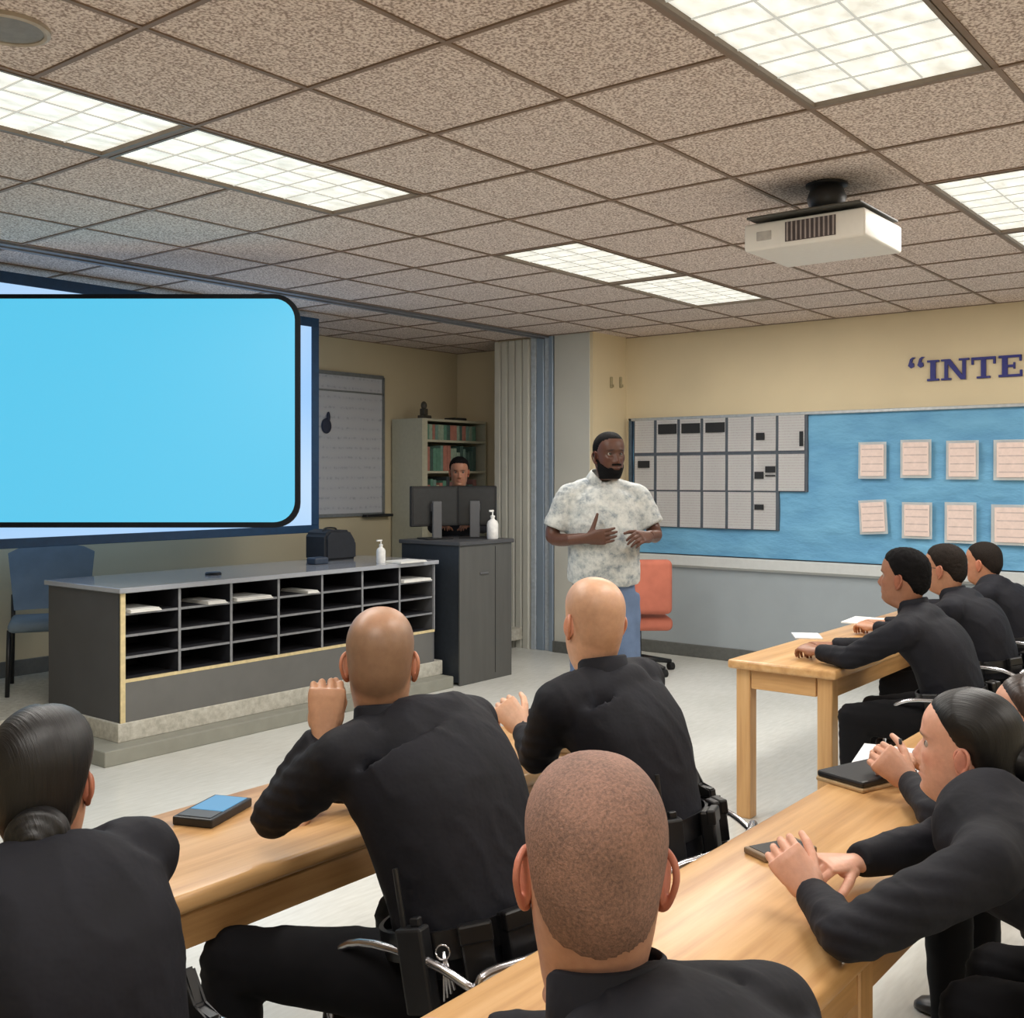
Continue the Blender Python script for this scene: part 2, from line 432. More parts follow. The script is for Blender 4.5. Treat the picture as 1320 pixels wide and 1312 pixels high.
for k, q in enumerate(R2): page(*q, ('tilted pink-printed sheet at the left of the lower row' if k == 0 else '%s pink-printed sheet from the left in the lower row on blue paper' % on[k]), 'printed sheets of the right cluster', tilt=-.06 if k == 0 else 0, border=True)

dk = mat('charcoal_backing', rgb(78, 86, 96), .8)
b = B(); yr = lambda y, x: y + (y - 615) / 1915 * (x - 818)
for (xa, xb, ya, yb) in ((817, 1041, 541, 632), (817, 1004, 632, 678)):
    p0, p1 = onX(xa, yr(ya, xa), BX - .006), onX(xb, yr(yb, xb), BX - .006)
    box(b, BX - .006, BX + .02, p1.y, p0.y, p1.z, p0.z)
obj('sheet_backing', b, dk, bpy.data.objects['bulletin_board'])

# wall lettering : quote marks and the letters I N T E, slab-serif raised letters
M_NAVY = mat('navy_letter', rgb(38, 42, 120), .5, var=.05)
q0 = onX(1171, 478, XW); zt, zb = onX(1240, 462, XW).z, onX(1240, 489, XW).z
t = thing('wall_lettering', 'navy blue raised capitals with opening quote on the cream right wall', 'lettering', (XW, q0.y, q0.z))
def letter(px0, px1, polys, parent, name='letter', z0=zb, z1=zt):
    ya = onX(px0, 475, XW).y; yb = onX(px1, 475, XW).y; b = B()
    for i, pl in enumerate(polys): prism(b, [(ya + (yb - ya) * u, z0 + (z1 - z0) * v) for u, v in pl], 0, XW - .02 - .0004 * i, XW + .001)
    return obj(name, b, M_NAVY, parent)
def R_(a, b_, c, d): return [(a, c), (b_, c), (b_, d), (a, d)]
letter(1196, 1211, [R_(.28, .72, 0, 1), R_(0, 1, 0, .1), R_(0, 1, .9, 1)], t)
letter(1214, 1250, [R_(.12, .24, 0, 1), R_(.76, .88, 0, 1), [(.1, 1), (.32, 1), (.88, 0), (.7, 0)], R_(0, .36, 0, .09), R_(0, .3, .91, 1), R_(.64, 1, .91, 1)], t)
letter(1253, 1284, [R_(.4, .6, 0, 1), R_(.22, .78, 0, .09), R_(0, 1, .88, 1), R_(0, .09, .66, .9), R_(.91, 1, .66, .9)], t)
letter(1288, 1320, [R_(.14, .36, 0, 1), R_(0, .95, 0, .11), R_(0, .92, .89, 1), R_(.3, .66, .45, .56), R_(.86, .95, 0, .3), R_(.84, .92, .72, 1), R_(.6, .67, .36, .66)], t)
for k in range(2):
    x = 1171 + k * 12
    letter(x, x + 10, [[(.2, .55), (.05, .2), (.4, -.05), (.8, .1), (.75, .45), (.5, .5), (.6, .8), (.95, 1), (.6, 1.02), (.3, .85)]], t, 'quote_mark', z0=onX(1180, 474, XW).z, z1=onX(1180, 461, XW).z)

# ------------------------------------------------------------------ projection screen and display
t = thing('projection_screen', 'wide wall projection screen lit pale blue with navy border', 'screen', (3.9, 6.4, 1.15))
SX0, SX1, SZ0, SZ1, SY = 2.3, 5.66, 1.15, 2.815, 6.4
def m_screen():
    n = NT('screen_glow'); n.b.inputs['Base Color'].default_value = (.05, .05, .05, 1)
    f = n.noise(n.coords(), .7, 1)
    c = n.ramp(f, [(.35, rgb(150, 200, 250)), (.65, rgb(196, 224, 250))])
    n.link(c, n.b.inputs['Emission Color']); n.b.inputs['Emission Strength'].default_value = 1; return n.m
b = B(); box(b, SX0 + .07, SX1 - .07, SY - .004, SY + .02, SZ0 + .06, SZ1 - .07); obj('screen_surface', b, m_screen(), t)
M_SFRAME = mat('navy_frame', rgb(20, 62, 100), .5)
for (a, c, z0, z1) in ((SX0, SX1, SZ1 - .07, SZ1), (SX0, SX1, SZ0, SZ0 + .06), (SX0, SX0 + .07, SZ0 + .06, SZ1 - .07), (SX1 - .07, SX1, SZ0 + .06, SZ1 - .07)):
    b = B(); box(b, a, c, SY - .015, SY + .03, z0, z1, .003); obj('frame_side', b, M_SFRAME, t)
for x in (2.9, 5.1):
    b = B(); box(b, x - .03, x + .03, SY + .03, YW, 2.3, 2.36); obj('wall_bracket', b, M_BLACK, t)

DD = 6.0  # depth of an added panel standing in for a pasted cyan overlay
t = thing('overlay_panel', 'large flat cyan display with thick black rounded border added before the projection screen', 'overlay', P(150, 680, DD))
def rrect(x0, x1, y0, y1, r, n_=8):
    pts = []
    for (cx, cy, a0) in ((x1 - r, y0 + r, -90), (x1 - r, y1 - r, 0), (x0 + r, y1 - r, 90), (x0 + r, y0 + r, 180)):
        for k in range(n_ + 1):
            a = (a0 + 90 * k / n_) * D2R; pts.append((cx + r * math.cos(a), cy + r * math.sin(a)))
    return pts
def panelpoly(pts, d0, d1, m, name):
    b = B(); A = [b.verts.new(P(x, y, DD) + FV * d0) for x, y in pts]; Bv = [b.verts.new(P(x, y, DD) + FV * d1) for x, y in pts]
    b.faces.new(A); b.faces.new(Bv[::-1]); n = len(pts)
    for i in range(n): b.faces.new((A[i], Bv[i], Bv[(i + 1) % n], A[(i + 1) % n]))
    return obj(name, b, m, t)
panelpoly(rrect(-78, 386, 379, 680, 32), 0, .035, mat('overlay_black', rgb(4, 10, 18), .6, var=0, spec=.2), 'overlay_border')
panelpoly(rrect(-72, 380, 385, 673, 27), -.003, 0, emit('overlay_cyan', rgb(88, 202, 240), .97), 'overlay_face')
pp = P(-50, 640, DD + .06)
b = B(); tube(b, [(pp.x, pp.y, 1.4), (pp.x, pp.y, CEIL)], .025, 12); box(b, pp.x - .08, pp.x + .08, pp.y - .08, pp.y + .08, CEIL - .01, CEIL)  # unseen pole, invented to hang the added panel
obj('overlay_pole', b, M_BLACK, t)

# whiteboard on the front wall
t = thing('whiteboard', 'whiteboard with faint writing in a grey frame right of the screen', 'whiteboard', (6.5, YW, 1.25))
def onY(px, py, Y):
    r_ = FV + RV * ((px - CX) / FPX); return P(px, py, Y / r_.y)
pr = onY(492, 487, YW); pb_ = onY(492, 662, YW)
wx0, wx1, wz0, wz1 = 5.2, pr.x, pb_.z, pr.z
def m_wb():
    n = NT('whiteboard_face'); n.set(Roughness=.3)
    wv = n.add('ShaderNodeTexWave', wave_type='BANDS', bands_direction='Z'); wv.inputs['Scale'].default_value = 3.4; wv.inputs['Distortion'].default_value = 1
    wv.inputs['Detail'].default_value = 2; n.link(n.coords(), wv.inputs[0])
    nn = n.noise(n.coords((30, 1, 18)), 1, 4, .7)
    mul = n.add('ShaderNodeMath', operation='MULTIPLY'); n.link(wv.outputs['Fac'], mul.inputs[0]); n.link(nn, mul.inputs[1])
    n.base(n.ramp(mul.outputs[0], [(0, rgb(190, 192, 196)), (.46, rgb(186, 188, 194)), (.66, rgb(150, 154, 164))])); return n.m
b = B(); box(b, wx0, wx1, YW - .02, YW, wz0, wz1); obj('board_face', b, m_wb(), t)
for (a, c, z0, z1) in ((wx0, wx1, wz1 - .02, wz1 + .015), (wx0, wx1, wz0 - .015, wz0 + .015), (wx1 - .015, wx1 + .015, wz0, wz1), (wx0, wx1, wz1 - .17, wz1 - .155)):
    b = B(); box(b, a, c, YW - .03, YW, z0, z1); obj('frame_rail', b, mat('board_frame', rgb(130, 134, 136), .4, .4), t)
b = B(); box(b, wx1 - .28, wx1 + .07, YW - .09, YW - .02, wz0 - .025, wz0, .004); obj('pen_tray', b, M_BLACK, t)
pm = onY(418, 549, YW)
b = B(); ball(b, (pm.x, YW - .03, pm.z), (.06, .015, .07)); ball(b, (pm.x + .02, YW - .035, pm.z + .08), (.02, .012, .05))
tag(obj('magnet', b, mat('dark_blue_felt', rgb(48, 52, 70), .8), smooth=True), 'dark rounded magnet on the whiteboard beside the screen edge', 'magnet')

# ------------------------------------------------------------------ mail slot cabinet
CX0, CX1, CY0, CY1, CZ0, CZ1 = 3.40, 6.02, 5.5, 6.28, .19, .955
t = thing('mail_slot_cabinet', 'long low grey cabinet with a grid of open mail slots on the stage', 'cabinet', (4.7, 5.9, .19))
M_TOP = mat('pale_worktop', rgb(160, 164, 172), .10, var=.03, spec=.9)
M_CREAM = mat('cream_edging', rgb(214, 196, 150), .6)
M_SHELF = mat('slot_grey', rgb(128, 130, 134), .5)
M_SLOT_SHADE = mat('shaded_slot_interior', rgb(24, 25, 34), .8)  # near-black boards and linings, shade inside the slots put into the colour
def faced(name, b, par):      # light grey front edge, other faces in the dark slot shade colour
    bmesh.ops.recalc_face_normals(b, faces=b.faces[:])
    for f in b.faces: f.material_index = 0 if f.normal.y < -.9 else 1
    o = obj(name, b, M_SHELF, par); o.data.materials.append(M_SLOT_SHADE); return o
b = B(); box(b, CX0 - .02, CX1 + .02, CY0 - .03, CY1 + .02, CZ1 - .03, CZ1, .004); obj('worktop', b, M_TOP, t)
b = B(); box(b, CX0, CX0 + .02, CY0 + .004, CY1, CZ0, CZ1 - .03); obj('side_panel', b, M_DKGREY, t)
b = B(); box(b, CX1 - .02, CX1, CY0 + .004, CY1, CZ0, CZ1 - .03); obj('side_panel', b, M_GREY, t)
b = B(); box(b, CX0, CX0 + .03, CY0 - .004, CY0 + .01, CZ0, CZ1 - .03); obj('edge_strip', b, M_CREAM, t)
SZ = CZ0 + .225
b = B(); box(b, CX0 + .03, CX1, CY0 - .003, CY0 + .01, SZ, SZ + .018); obj('edge_strip', b, M_CREAM, t)
b = B(); box(b, CX0 + .03, CX1 - .02, CY0 + .01, CY0 + .42, SZ, SZ + .018); obj('bottom_board', b, M_SLOT_SHADE, t)
b = B(); box(b, CX0 + .02, CX1 - .02, CY0 + .02, CY0 + .42, CZ1 - .036, CZ1 - .03); obj('slot_shade_top', b, M_SLOT_SHADE, t)
b = B(); box(b, CX0 + .02, CX0 + .024, CY0 + .02, CY0 + .42, SZ, CZ1 - .036); obj('slot_shade_side', b, M_SLOT_SHADE, t)
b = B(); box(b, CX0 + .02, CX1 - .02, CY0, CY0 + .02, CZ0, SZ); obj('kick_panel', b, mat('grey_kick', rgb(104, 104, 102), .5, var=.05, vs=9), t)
b = B(); box(b, CX0 + .02, CX1 - .02, CY0 + .42, CY0 + .44, CZ0, CZ1 - .03); obj('back_panel', b, M_SLOT_SHADE, t)
NCOL = 7; cw = (CX1 - CX0 - .02) / NCOL
for k in range(1, NCOL + 1):
    x = CX0 + .02 + cw * k
    b = B(); box(b, x - .012, x + .006, CY0, CY0 + .42, SZ + .018, CZ1 - .03); faced('divider', b, t)
rh = (CZ1 - .03 - SZ - .018) / 4
for r in range(1, 4):
    z = SZ + .018 + rh * r
    for k in range(NCOL):
        x = CX0 + .02 + cw * k
        b = B(); box(b, x + .006, x + cw - .012, CY0 + .004, CY0 + .42, z - .007, z + .007); faced('shelf', b, t)
zt_ = SZ + .018 + rh * 3 + .0075
for k, (cc, off, wd, lab) in enumerate(((0, .03, .2, 'first'), (1, .18, .14, 'second'), (2, .02, .28, 'third'), (3, .22, .1, 'fourth'), (6, .02, .3, 'seventh'))):
    x = CX0 + .02 + cw * cc + off; wd = min(wd, cw - off - .03)
    b = B()
    for q in range(3): box(b, x + .004 * q, x + wd - .003 * q, CY0 - .03 + .006 * q + .01 * random.random(), CY0 + .25, zt_ + .006 * q, zt_ + .005 + .006 * q)
    tag(obj('paper_stack', b, M_PAPER), 'small stack of white papers in the top slot of the %s column from the left' % lab, 'paper', 'papers in the mail slots')
# things on the worktop
b = B(); lathe(b, [(.05, 0), (.052, .01), (.045, .018), (.01, .02)], (4.1, 5.72, CZ1), 20); 
tag(obj('desk_speaker', b, M_BLACK, smooth=40), 'small flat black disc on the worktop', 'disc')
p = P(275, 732, 6.9); bpy.data.objects['desk_speaker'].location = (p.x - 4.1, p.y - 5.72, 0)
def bottle(px, zbase, d, h, label):
    p = P(px, 700, d); t = thing('pump_bottle', label, 'bottle', (p.x, p.y, zbase))
    r = h * .2
    b = B(); lathe(b, [(r * .9, 0), (r, .01), (r, h * .5), (r * .85, h * .6), (r * .35, h * .68), (r * .35, h * .74)], (p.x, p.y, zbase), 20); obj('bottle_body', b, mat('white_plastic', rgb(232, 232, 230), .4), t, smooth=40)
    b = B(); lathe(b, [(r * .42, h * .74), (r * .42, h * .8), (r * .12, h * .82), (r * .12, h * .95)], (p.x, p.y, zbase), 12)
    box(b, p.x - .04, p.x + .01, p.y - .008, p.y + .008, zbase + h * .93, zbase + h, .003); obj('pump', b, mat('white_plastic', rgb(232, 232, 230), .4), t, smooth=40)
bottle(491, CZ1, 7.85, .17, 'small white pump bottle on the pale worktop of the slot cabinet')
b = B(); pa = P(524, 711, 7.95)
for q in range(3): box(b, pa.x - .16 + .01 * q, pa.x + .12, pa.y - .1 + .01 * q, pa.y + .1, CZ1 + .001 + .004 * q, CZ1 + .004 + .004 * q)
tag(obj('paper_stack', b, M_PAPER), 'loose white papers lying on the worktop beside the small pump bottle', 'paper')
# black equipment bag behind
p = P(440, 700, 8.1)
b = B(); prism(b, [(p.x - .16, CZ1), (p.x + .16, CZ1), (p.x + .16, CZ1 + .13), (p.x + .09, CZ1 + .225), (p.x - .1, CZ1 + .235), (p.x - .16, CZ1 + .2)], 1, 6.02, 6.26)
bmesh.ops.bevel(b, geom=b.edges[:], offset=.02, segments=3, affect='EDGES')
tg = thing('equipment_case', 'black slope-sided equipment case on the worktop below the whiteboard', 'case', (p.x, 6.1, CZ1))
obj('case_body', b, mat('black_cloth', rgb(34, 38, 46), .7, bump=.2), tg, smooth=40)
b = B(); tube(b, [(p.x - .12, 6.1, CZ1 + .22), (p.x - .09, 6.1, CZ1 + .243), (p.x, 6.1, CZ1 + .240), (p.x + .02, 6.1, CZ1 + .22)], .007, 8, 4); obj('handle', b, M_BLACK, tg, smooth=True)
p = P(410, 705, 7.75)
b = B(); box(b, p.x - .07, p.x + .06, p.y - .05, p.y + .05, CZ1, CZ1 + .05, .012, 2)
tag(obj('small_box', b, mat('slate_plastic', rgb(50, 62, 80), .5)), 'small slate-blue box on the worktop in front of the black case', 'box')

# ------------------------------------------------------------------ podium cabinet with monitors
QX0, QX1, QY0, QY1, QZ = 6.14, 6.77, 5.35, 5.97, 1.09
t = thing('podium_cabinet', 'tall charcoal lectern cabinet standing at the end of the slot cabinet', 'cabinet', (6.45, 5.65, 0))
M_POD = mat('podium_front', rgb(84, 84, 82), .5, var=.08, vs=5, scale=(4, 1, .5))
M_PODS = mat('podium_side', rgb(44, 50, 58), .5)
b = B(); box(b, QX0 + .012, QX1, QY0 + .015, QY1, 0.02, QZ - .03); obj('carcass', b, M_PODS, t)
b = B(); box(b, QX0, QX1, QY0 + .0, QY0 + .015, 0.0, QZ - .03, .002); obj('door', b, M_POD, t)
b = B(); box(b, QX0 - .015, QX1 + .015, QY0 - .015, QY1 + .01, QZ - .03, QZ, .004); obj('top_board', b, M_DKGREY, t)
b = B(); box(b, QX0 + .23, QX0 + .33, QY0 - .012, QY0, .83, .845, .003); obj('pull_handle', b, M_GREY, t)
b = B(); box(b, QX0 + .42, QX0 + .425, QY0 - .002, QY0 + .001, .05, QZ - .05); obj('door_seam', b, M_BLACK, t)
def monitor(c, wdt, hgt, ang, label):
    t = thing('computer_monitor', label, 'monitor', c)
    M = Matrix.Translation(c) @ Matrix.Rotation(ang, 4, 'Z')
    b = B(); box(b, -wdt / 2, wdt / 2, 0, .03, .10, .10 + hgt, .006, 1, M); obj('housing', b, M_BLACK, t)
    b = B(); box(b, -wdt / 2 + .02, wdt / 2 - .02, -.003, .0, .12, .08 + hgt, 0, 1, M); obj('back_cover', b, mat('monitor_back', rgb(40, 42, 44), .4), t)
    b = B(); box(b, -.04, .04, -.05, -.025, .0, .30, .006, 1, M); box(b, -.04, .04, -.04, .01, .22, .28, 0, 1, M); obj('neck', b, M_GREY, t)
    b = B(); box(b, -.12, .12, -.10, .08, 0, .012, .004, 1, M); obj('foot', b, M_BLACK, t)
monitor(Vector((6.33, 5.78, QZ)), .42, .32, -20 * D2R, 'black computer monitor on the podium cabinet, seen from behind, the left one')
monitor(Vector((6.64, 5.62, QZ)), .34, .32, -58 * D2R, 'black computer monitor on the podium cabinet, turned aside, the right one')
bottle(635, QZ, 8.58, .23, 'white pump bottle on the podium cabinet beside the right monitor')

# ------------------------------------------------------------------ book shelf
HX0, HX1, HY0, HY1, HZ = 7.47, 8.42, 6.98, 7.38, 2.14
t = thing('bookshelf', 'cream metal bookshelf in the corner behind the podium', 'shelf', (7.9, 7.1, .19))
M_SH = mat('cream_metal', rgb(190, 188, 168), .5, var=.04)
b = B(); box(b, HX0, HX0 + .02, HY0, HY1, .19, HZ); obj('side_panel', b, M_SH, t)
b = B(); box(b, HX1 - .02, HX1, HY0, HY1, .19, HZ); obj('side_panel', b, M_SH, t)
b = B(); box(b, HX0 + .02, HX1 - .02, HY1 - .012, HY1, .19, HZ); obj('back_panel', b, M_SH, t)
lev = [HZ, HZ - .20, HZ - .5, HZ - .82, HZ - 1.16, HZ - 1.5, .3]
for z in lev:
    b = B(); box(b, HX0 + .02, HX1 - .02, HY0 + .004, HY1 - .012, z - .022, z); obj('shelf', b, M_SH, t)
b = B(); box(b, HX0 + .02, HX0 + .07, HY0 - .003, HY0 + .02, .19, HZ); obj('front_post', b, M_SH, t)
bc = [(96, 140, 122), (150, 168, 150), (176, 120, 106), (70, 96, 90), (120, 150, 140), (190, 180, 150), (60, 66, 70), (140, 100, 96)]
MB_ = [mat('binder_%d' % i, rgb(*c), .6) for i, c in enumerate(bc)]
WORDS = 'one two three four five six seven eight nine ten eleven twelve thirteen fourteen fifteen sixteen seventeen eighteen nineteen twenty twenty-one twenty-two twenty-three'.split()
colname = ['green', 'pale green', 'reddish', 'dark green', 'sage', 'cream', 'black', 'brown']
for li, z in enumerate(lev[1:4]):
    x = HX0 + .09; k = 0
    top = lev[li] - .022
    while x < HX1 - .14:
        wd = random.uniform(.035, .06); h = min(top - z - .03, random.uniform(.17, .28)); ci = random.choice([0, 1, 2, 3, 4] if li < 2 else range(8))
        b = B(); box(b, x, x + wd - .004, HY0 + .03, HY1 - .06, z, z + h, .003)
        tag(obj('binder', b, MB_[ci]), '%s binder, number %s from the left on the %s shelf of the corner bookshelf' % (colname[ci], WORDS[k], ('top', 'second', 'third')[li]), 'binder', '%s binders on the %s shelf' % (colname[ci], ('top', 'second', 'third')[li]))
        x += wd; k += 1
b = B(); box(b, 7.56, 7.68, 7.05, 7.13, HZ, HZ + .035, .006); box(b, 7.58, 7.64, 7.06, 7.12, HZ + .035, HZ + .10, .006); ball(b, (7.61, 7.09, HZ + .13), (.03, .03, .04))
tag(obj('desk_ornament', b, mat('dark_bronze', rgb(70, 66, 58), .5), smooth=40), 'small dark ornament on top of the corner bookshelf', 'ornament')
b = B(); box(b, 8.02, 8.2, 7.05, 7.2, HZ, HZ + .03, .006)
tag(obj('book', b, M_BLACK), 'flat black book lying on top of the corner bookshelf', 'book')

# ------------------------------------------------------------------ projector
t = thing('projector', 'white ceiling projector with a vented grille hanging from a black mount', 'projector', (4.6, 1.88, 2.58))
M_PJ = mat('projector_white', rgb(216, 212, 204), .45, var=.02)
PJ = (4.40, 4.86, 1.617, 2.16, 2.58, 2.70)
b = B(); box(b, *PJ, .012, 3); obj('housing', b, M_PJ, t, smooth=40)
gy0, gy1 = 1.74, 1.965
b = B(); box(b, PJ[0] - .004, PJ[0] + .01, gy0, gy1, 2.60, 2.685); obj('vent_recess', b, mat('vent_dark', rgb(74, 66, 66), .7), t)
for k in range(11):
    y = gy0 + .008 + k * .0205
    b = B(); box(b, PJ[0] - .010, PJ[0] - .002, y - .003, y + .003, 2.602, 2.683); obj('grille_slat', b, mat('vent_slat', rgb(150, 140, 136), .5), t)
b = B(); box(b, PJ[0] - .003, PJ[0] + .01, 2.03, 2.10, 2.62, 2.66, .002); obj('badge', b, mat('badge_grey', rgb(170, 166, 160), .5), t)
b = B(); box(b, 4.36, 4.82, 1.62, 2.13, 2.712, 2.722, .003); box(b, 4.5, 4.7, 1.75, 2.0, 2.70, 2.712); obj('mount_plate', b, mat('dark_mount', rgb(66, 64, 58), .5), t)
b = B(); lathe(b, [(.05, .722 + 2), (.075, 2.76), (.085, 2.80), (.07, 2.84), (.09, 2.85), (.09, CEIL)], (4.55, 1.84, 0), 20); obj('ceiling_mount', b, M_BLACK, t, smooth=40)

# ------------------------------------------------------------------ tables
def table(x0, x1, y0, y1, label, legs, h=.735):
    t = thing('wooden_table', label, 'table', ((x0 + x1) / 2, (y0 + y1) / 2, 0))
    b = B(); box(b, x0, x1, y0, y1, h - .042, h, .012, 3); obj('table_top', b, M_WOOD, t, smooth=40)
    i = .035
    for (a, c, d, e, m) in ((x0 + i + .07, x1 - i - .07, y0 + i, y0 + i + .022, M_WOOD), (x0 + i + .07, x1 - i - .07, y1 - i - .022, y1 - i, M_WOOD),
                         (x0 + i, x0 + i + .022, y0 + i + .07, y1 - i - .07, M_WOODY), (x1 - i - .022, x1 - i, y0 + i + .07, y1 - i - .07, M_WOODY)):
        b = B(); box(b, a, c, d, e, h - .13, h - .042, .002); obj('apron', b, m, t)
    for x in legs:
        for y in (y0 + i - .006, y1 - i - .064):
            b = B(); box(b, x, x + .07, y, y + .07, 0, h - .042, .004); obj('leg', b, M_WOODZ, t)
    return t
table(.25, 2.86, 1.87, 2.38, 'wooden table in the front row, left, under the bald officers', (.30, 2.75))
table(4.55, 7.75, 1.80, 2.32, 'wooden table in the front row, right, end facing the aisle', (4.585, 7.64))
table(.35, 4.1, .70, 1.165, 'wooden table in the nearest row, with phones and notebook', (.40, 1.96, 3.99))

# items on tables
def at_z(px, py, z):
    d = FPX * (CAMZ - z) / (py - HY); return P(px, py, d)
def slab(name, label, cat, c, l, w_, h, ang, m, top=None, topname='screen', bev=.004):
    t = thing(name, label, cat, c); M = Matrix.Translation(c) @ Matrix.Rotation(ang, 4, 'Z')
    b = B(); box(b, -l / 2, l / 2, -w_ / 2, w_ / 2, 0, h, bev, 2, M); obj('body', b, m, t)
    if top is not None:
        b = B(); box(b, -l * .42, l * .42, -w_ * .42, w_ * .42, h, h + .0012, 0, 1, M); obj(topname, b, top, t)
    return t
TZ = .735
c = at_z(275, 1043, .75); c.z = TZ
slab('mobile_phone', 'thick dark phone with blue-lit screen on the left front table', 'phone', c, .19, .11, .022, 22 * D2R, M_BLACK, None)
t = [o for o in bpy.data.objects if o.name == 'mobile_phone'][0]
M = Matrix.Translation(c) @ Matrix.Rotation(22 * D2R, 4, 'Z')
b = B(); box(b, -.03, .085, -.045, .045, .022, .0235, 0, 1, M); obj('screen', b, emit('phone_blue', rgb(90, 160, 205), .9), t)
b = B(); box(b, -.085, -.035, -.045, .045, .022, .0235, 0, 1, M); obj('label_patch', b, M_DKGREY, t)
c = at_z(1006, 1096, .74); c.z = TZ
slab('mobile_phone', 'dark phone with grey edge on the near table by clasped hands', 'phone', c, .15, .075, .014, -25 * D2R, mat('phone_edge', rgb(120, 100, 78), .5), M_BLACK)
c = at_z(1118, 1003, .74); c.z = TZ
slab('notebook', 'closed black notebook with pale page edges on the near table', 'notebook', c, .24, .16, .012, -18 * D2R, mat('page_edges', rgb(176, 150, 112), .7), None)
t = bpy.data.objects['notebook']; M = Matrix.Translation(c) @ Matrix.Rotation(-18 * D2R, 4, 'Z')
b = B(); box(b, -.118, .118, -.078, .078, .012, .03, .006, 2, M); obj('cover', b, M_BLACK, t)
c = at_z(1150, 975, .74); c.z = TZ
slab('paper_sheet', 'white paper sheet lying on the near table behind the notebook', 'paper', c, .28, .2, .003, 12 * D2R, mat('grey_paper', rgb(206, 208, 212), .8), None, bev=0)
c = at_z(1040, 819, .74); c.z = TZ
slab('paper_sheet', 'flat papers on the far corner of the right front table', 'paper', c, .2, .14, .006, 30 * D2R, mat('grey_paper', rgb(206, 208, 212), .8), None, bev=0)
c = at_z(1118, 800, .74); c.z = TZ
slab('paper_sheet', 'white open papers on the right front table before the seated officers', 'paper', c, .3, .22, .008, 5 * D2R, M_PAPER, None, bev=0)
c = at_z(700, 985, .74); c.z = TZ
c = Vector((2.73, 1.97, TZ))
slab('paper_stack', 'cream paper packet at the right end of the left front table', 'paper', c, .12, .14, .02, 20 * D2R, mat('manila', rgb(206, 184, 146), .8), None)

# ------------------------------------------------------------------ chairs
def chrome_chair(x, y, ang, label, group='chrome framed chairs', seatm=None):
    t = thing('tube_chair', label, 'chair', (0, 0, 0), group)
    sm = seatm or mat('dark_brown_vinyl', rgb(52, 38, 32), .5, var=.1)
    b = B(); box(b, -.22, .22, -.20, .22, .415, .46, .02, 3); obj('seat', b, sm, t, smooth=40)
    b = B(); n_ = 10
    ro = []
    for k in range(n_ + 1):
        u = -1 + 2 * k / n_; yy = -.265 + .05 * u * u
        ro.append([(u * .21, yy - .011, .50), (u * .21, yy + .011, .50), (u * .21, yy - .001, .645), (u * .21, yy - .023, .645)])
    rv = [[b.verts.new(p) for p in r] for r in ro]; stitch(b, rv); obj('backrest', b, sm, t)
    b = B(); tube(b, [(-.225, -.21, .47), (-.222, -.225, .62), (-.2, -.235, .65), (-.1, -.27, .655), (.1, -.27, .655), (.2, -.235, .65), (.222, -.225, .62), (.225, -.21, .47)], .011, 8, 4); obj('back_frame', b, M_CHROME, t, smooth=True)
    for s in (-1, 1):
        b = B(); tube(b, [(s * .225, -.21, .47), (s * .23, -.24, .02)], .011, 8); obj('leg', b, M_CHROME, t, smooth=True)
        b = B(); tube(b, [(s * .225, .19, .44), (s * .23, .21, .02)], .011, 8); obj('leg', b, M_CHROME, t, smooth=True)
        b = B(); tube(b, [(s * .224, -.225, .62), (s * .245, -.12, .655), (s * .25, .06, .645), (s * .245, .15, .58), (s * .228, .17, .44)], .009, 8, 4); obj('armrest', b, M_CHROME, t, smooth=True)
        b = B(); tube(b, [(s * .225, -.21, .43), (s * .225, .19, .43)], .009, 8); obj('seat_rail', b, M_CHROME, t, smooth=True)
    t.location = (x, y, 0); t.rotation_euler = (0, 0, ang); return t

# orange office chair behind the speaker, wheels on the floor
def office_chair(x, y, ang):
    t = thing('office_chair', 'orange upholstered office chair on black castors behind the standing speaker', 'chair', (0, 0, 0))
    M_OR = mat('orange_fabric', rgb(178, 102, 82), .85, var=.08, vs=12, bump=.15)
    b = B(); box(b, -.25, .25, -.24, .26, .36, .47, .045, 4); obj('seat', b, M_OR, t, smooth=50)
    b = B(); box(b, -.235, .235, -.30, -.20, .50, .93, .045, 4)
    obj('backrest', b, M_OR, t, smooth=50)
    b = B(); tube(b, [(-.08, -.1, .36), (-.08, -.24, .40), (-.08, -.25, .6)], .02, 8, 4); obj('back_support', b, M_BLACK, t, smooth=True)
    b = B(); lathe(b, [(.03, .10), (.03, .36), (.1, .365)], (0, 0, 0), 14); obj('gas_column', b, M_BLACK, t, smooth=40)
    for k in range(5):
        a = k * 2 * PI / 5 + .3
        b = B(); tube(b, [(0, 0, .12), (.3 * math.cos(a), .3 * math.sin(a), .07)], [.03, .018], 8); obj('base_arm', b, M_BLACK, t, smooth=True)
        b = B(); tube(b, [(.3 * math.cos(a) - .02, .3 * math.sin(a) - .01, .03), (.3 * math.cos(a) + .02, .3 * math.sin(a) + .01, .03)], .03, 14); obj('castor', b, M_RUBBER, t, smooth=40)
    t.location = (x, y, 0); t.rotation_euler = (0, 0, ang)
p = P(822, 800, 8.75)
office_chair(p.x, p.y, -50 * D2R)

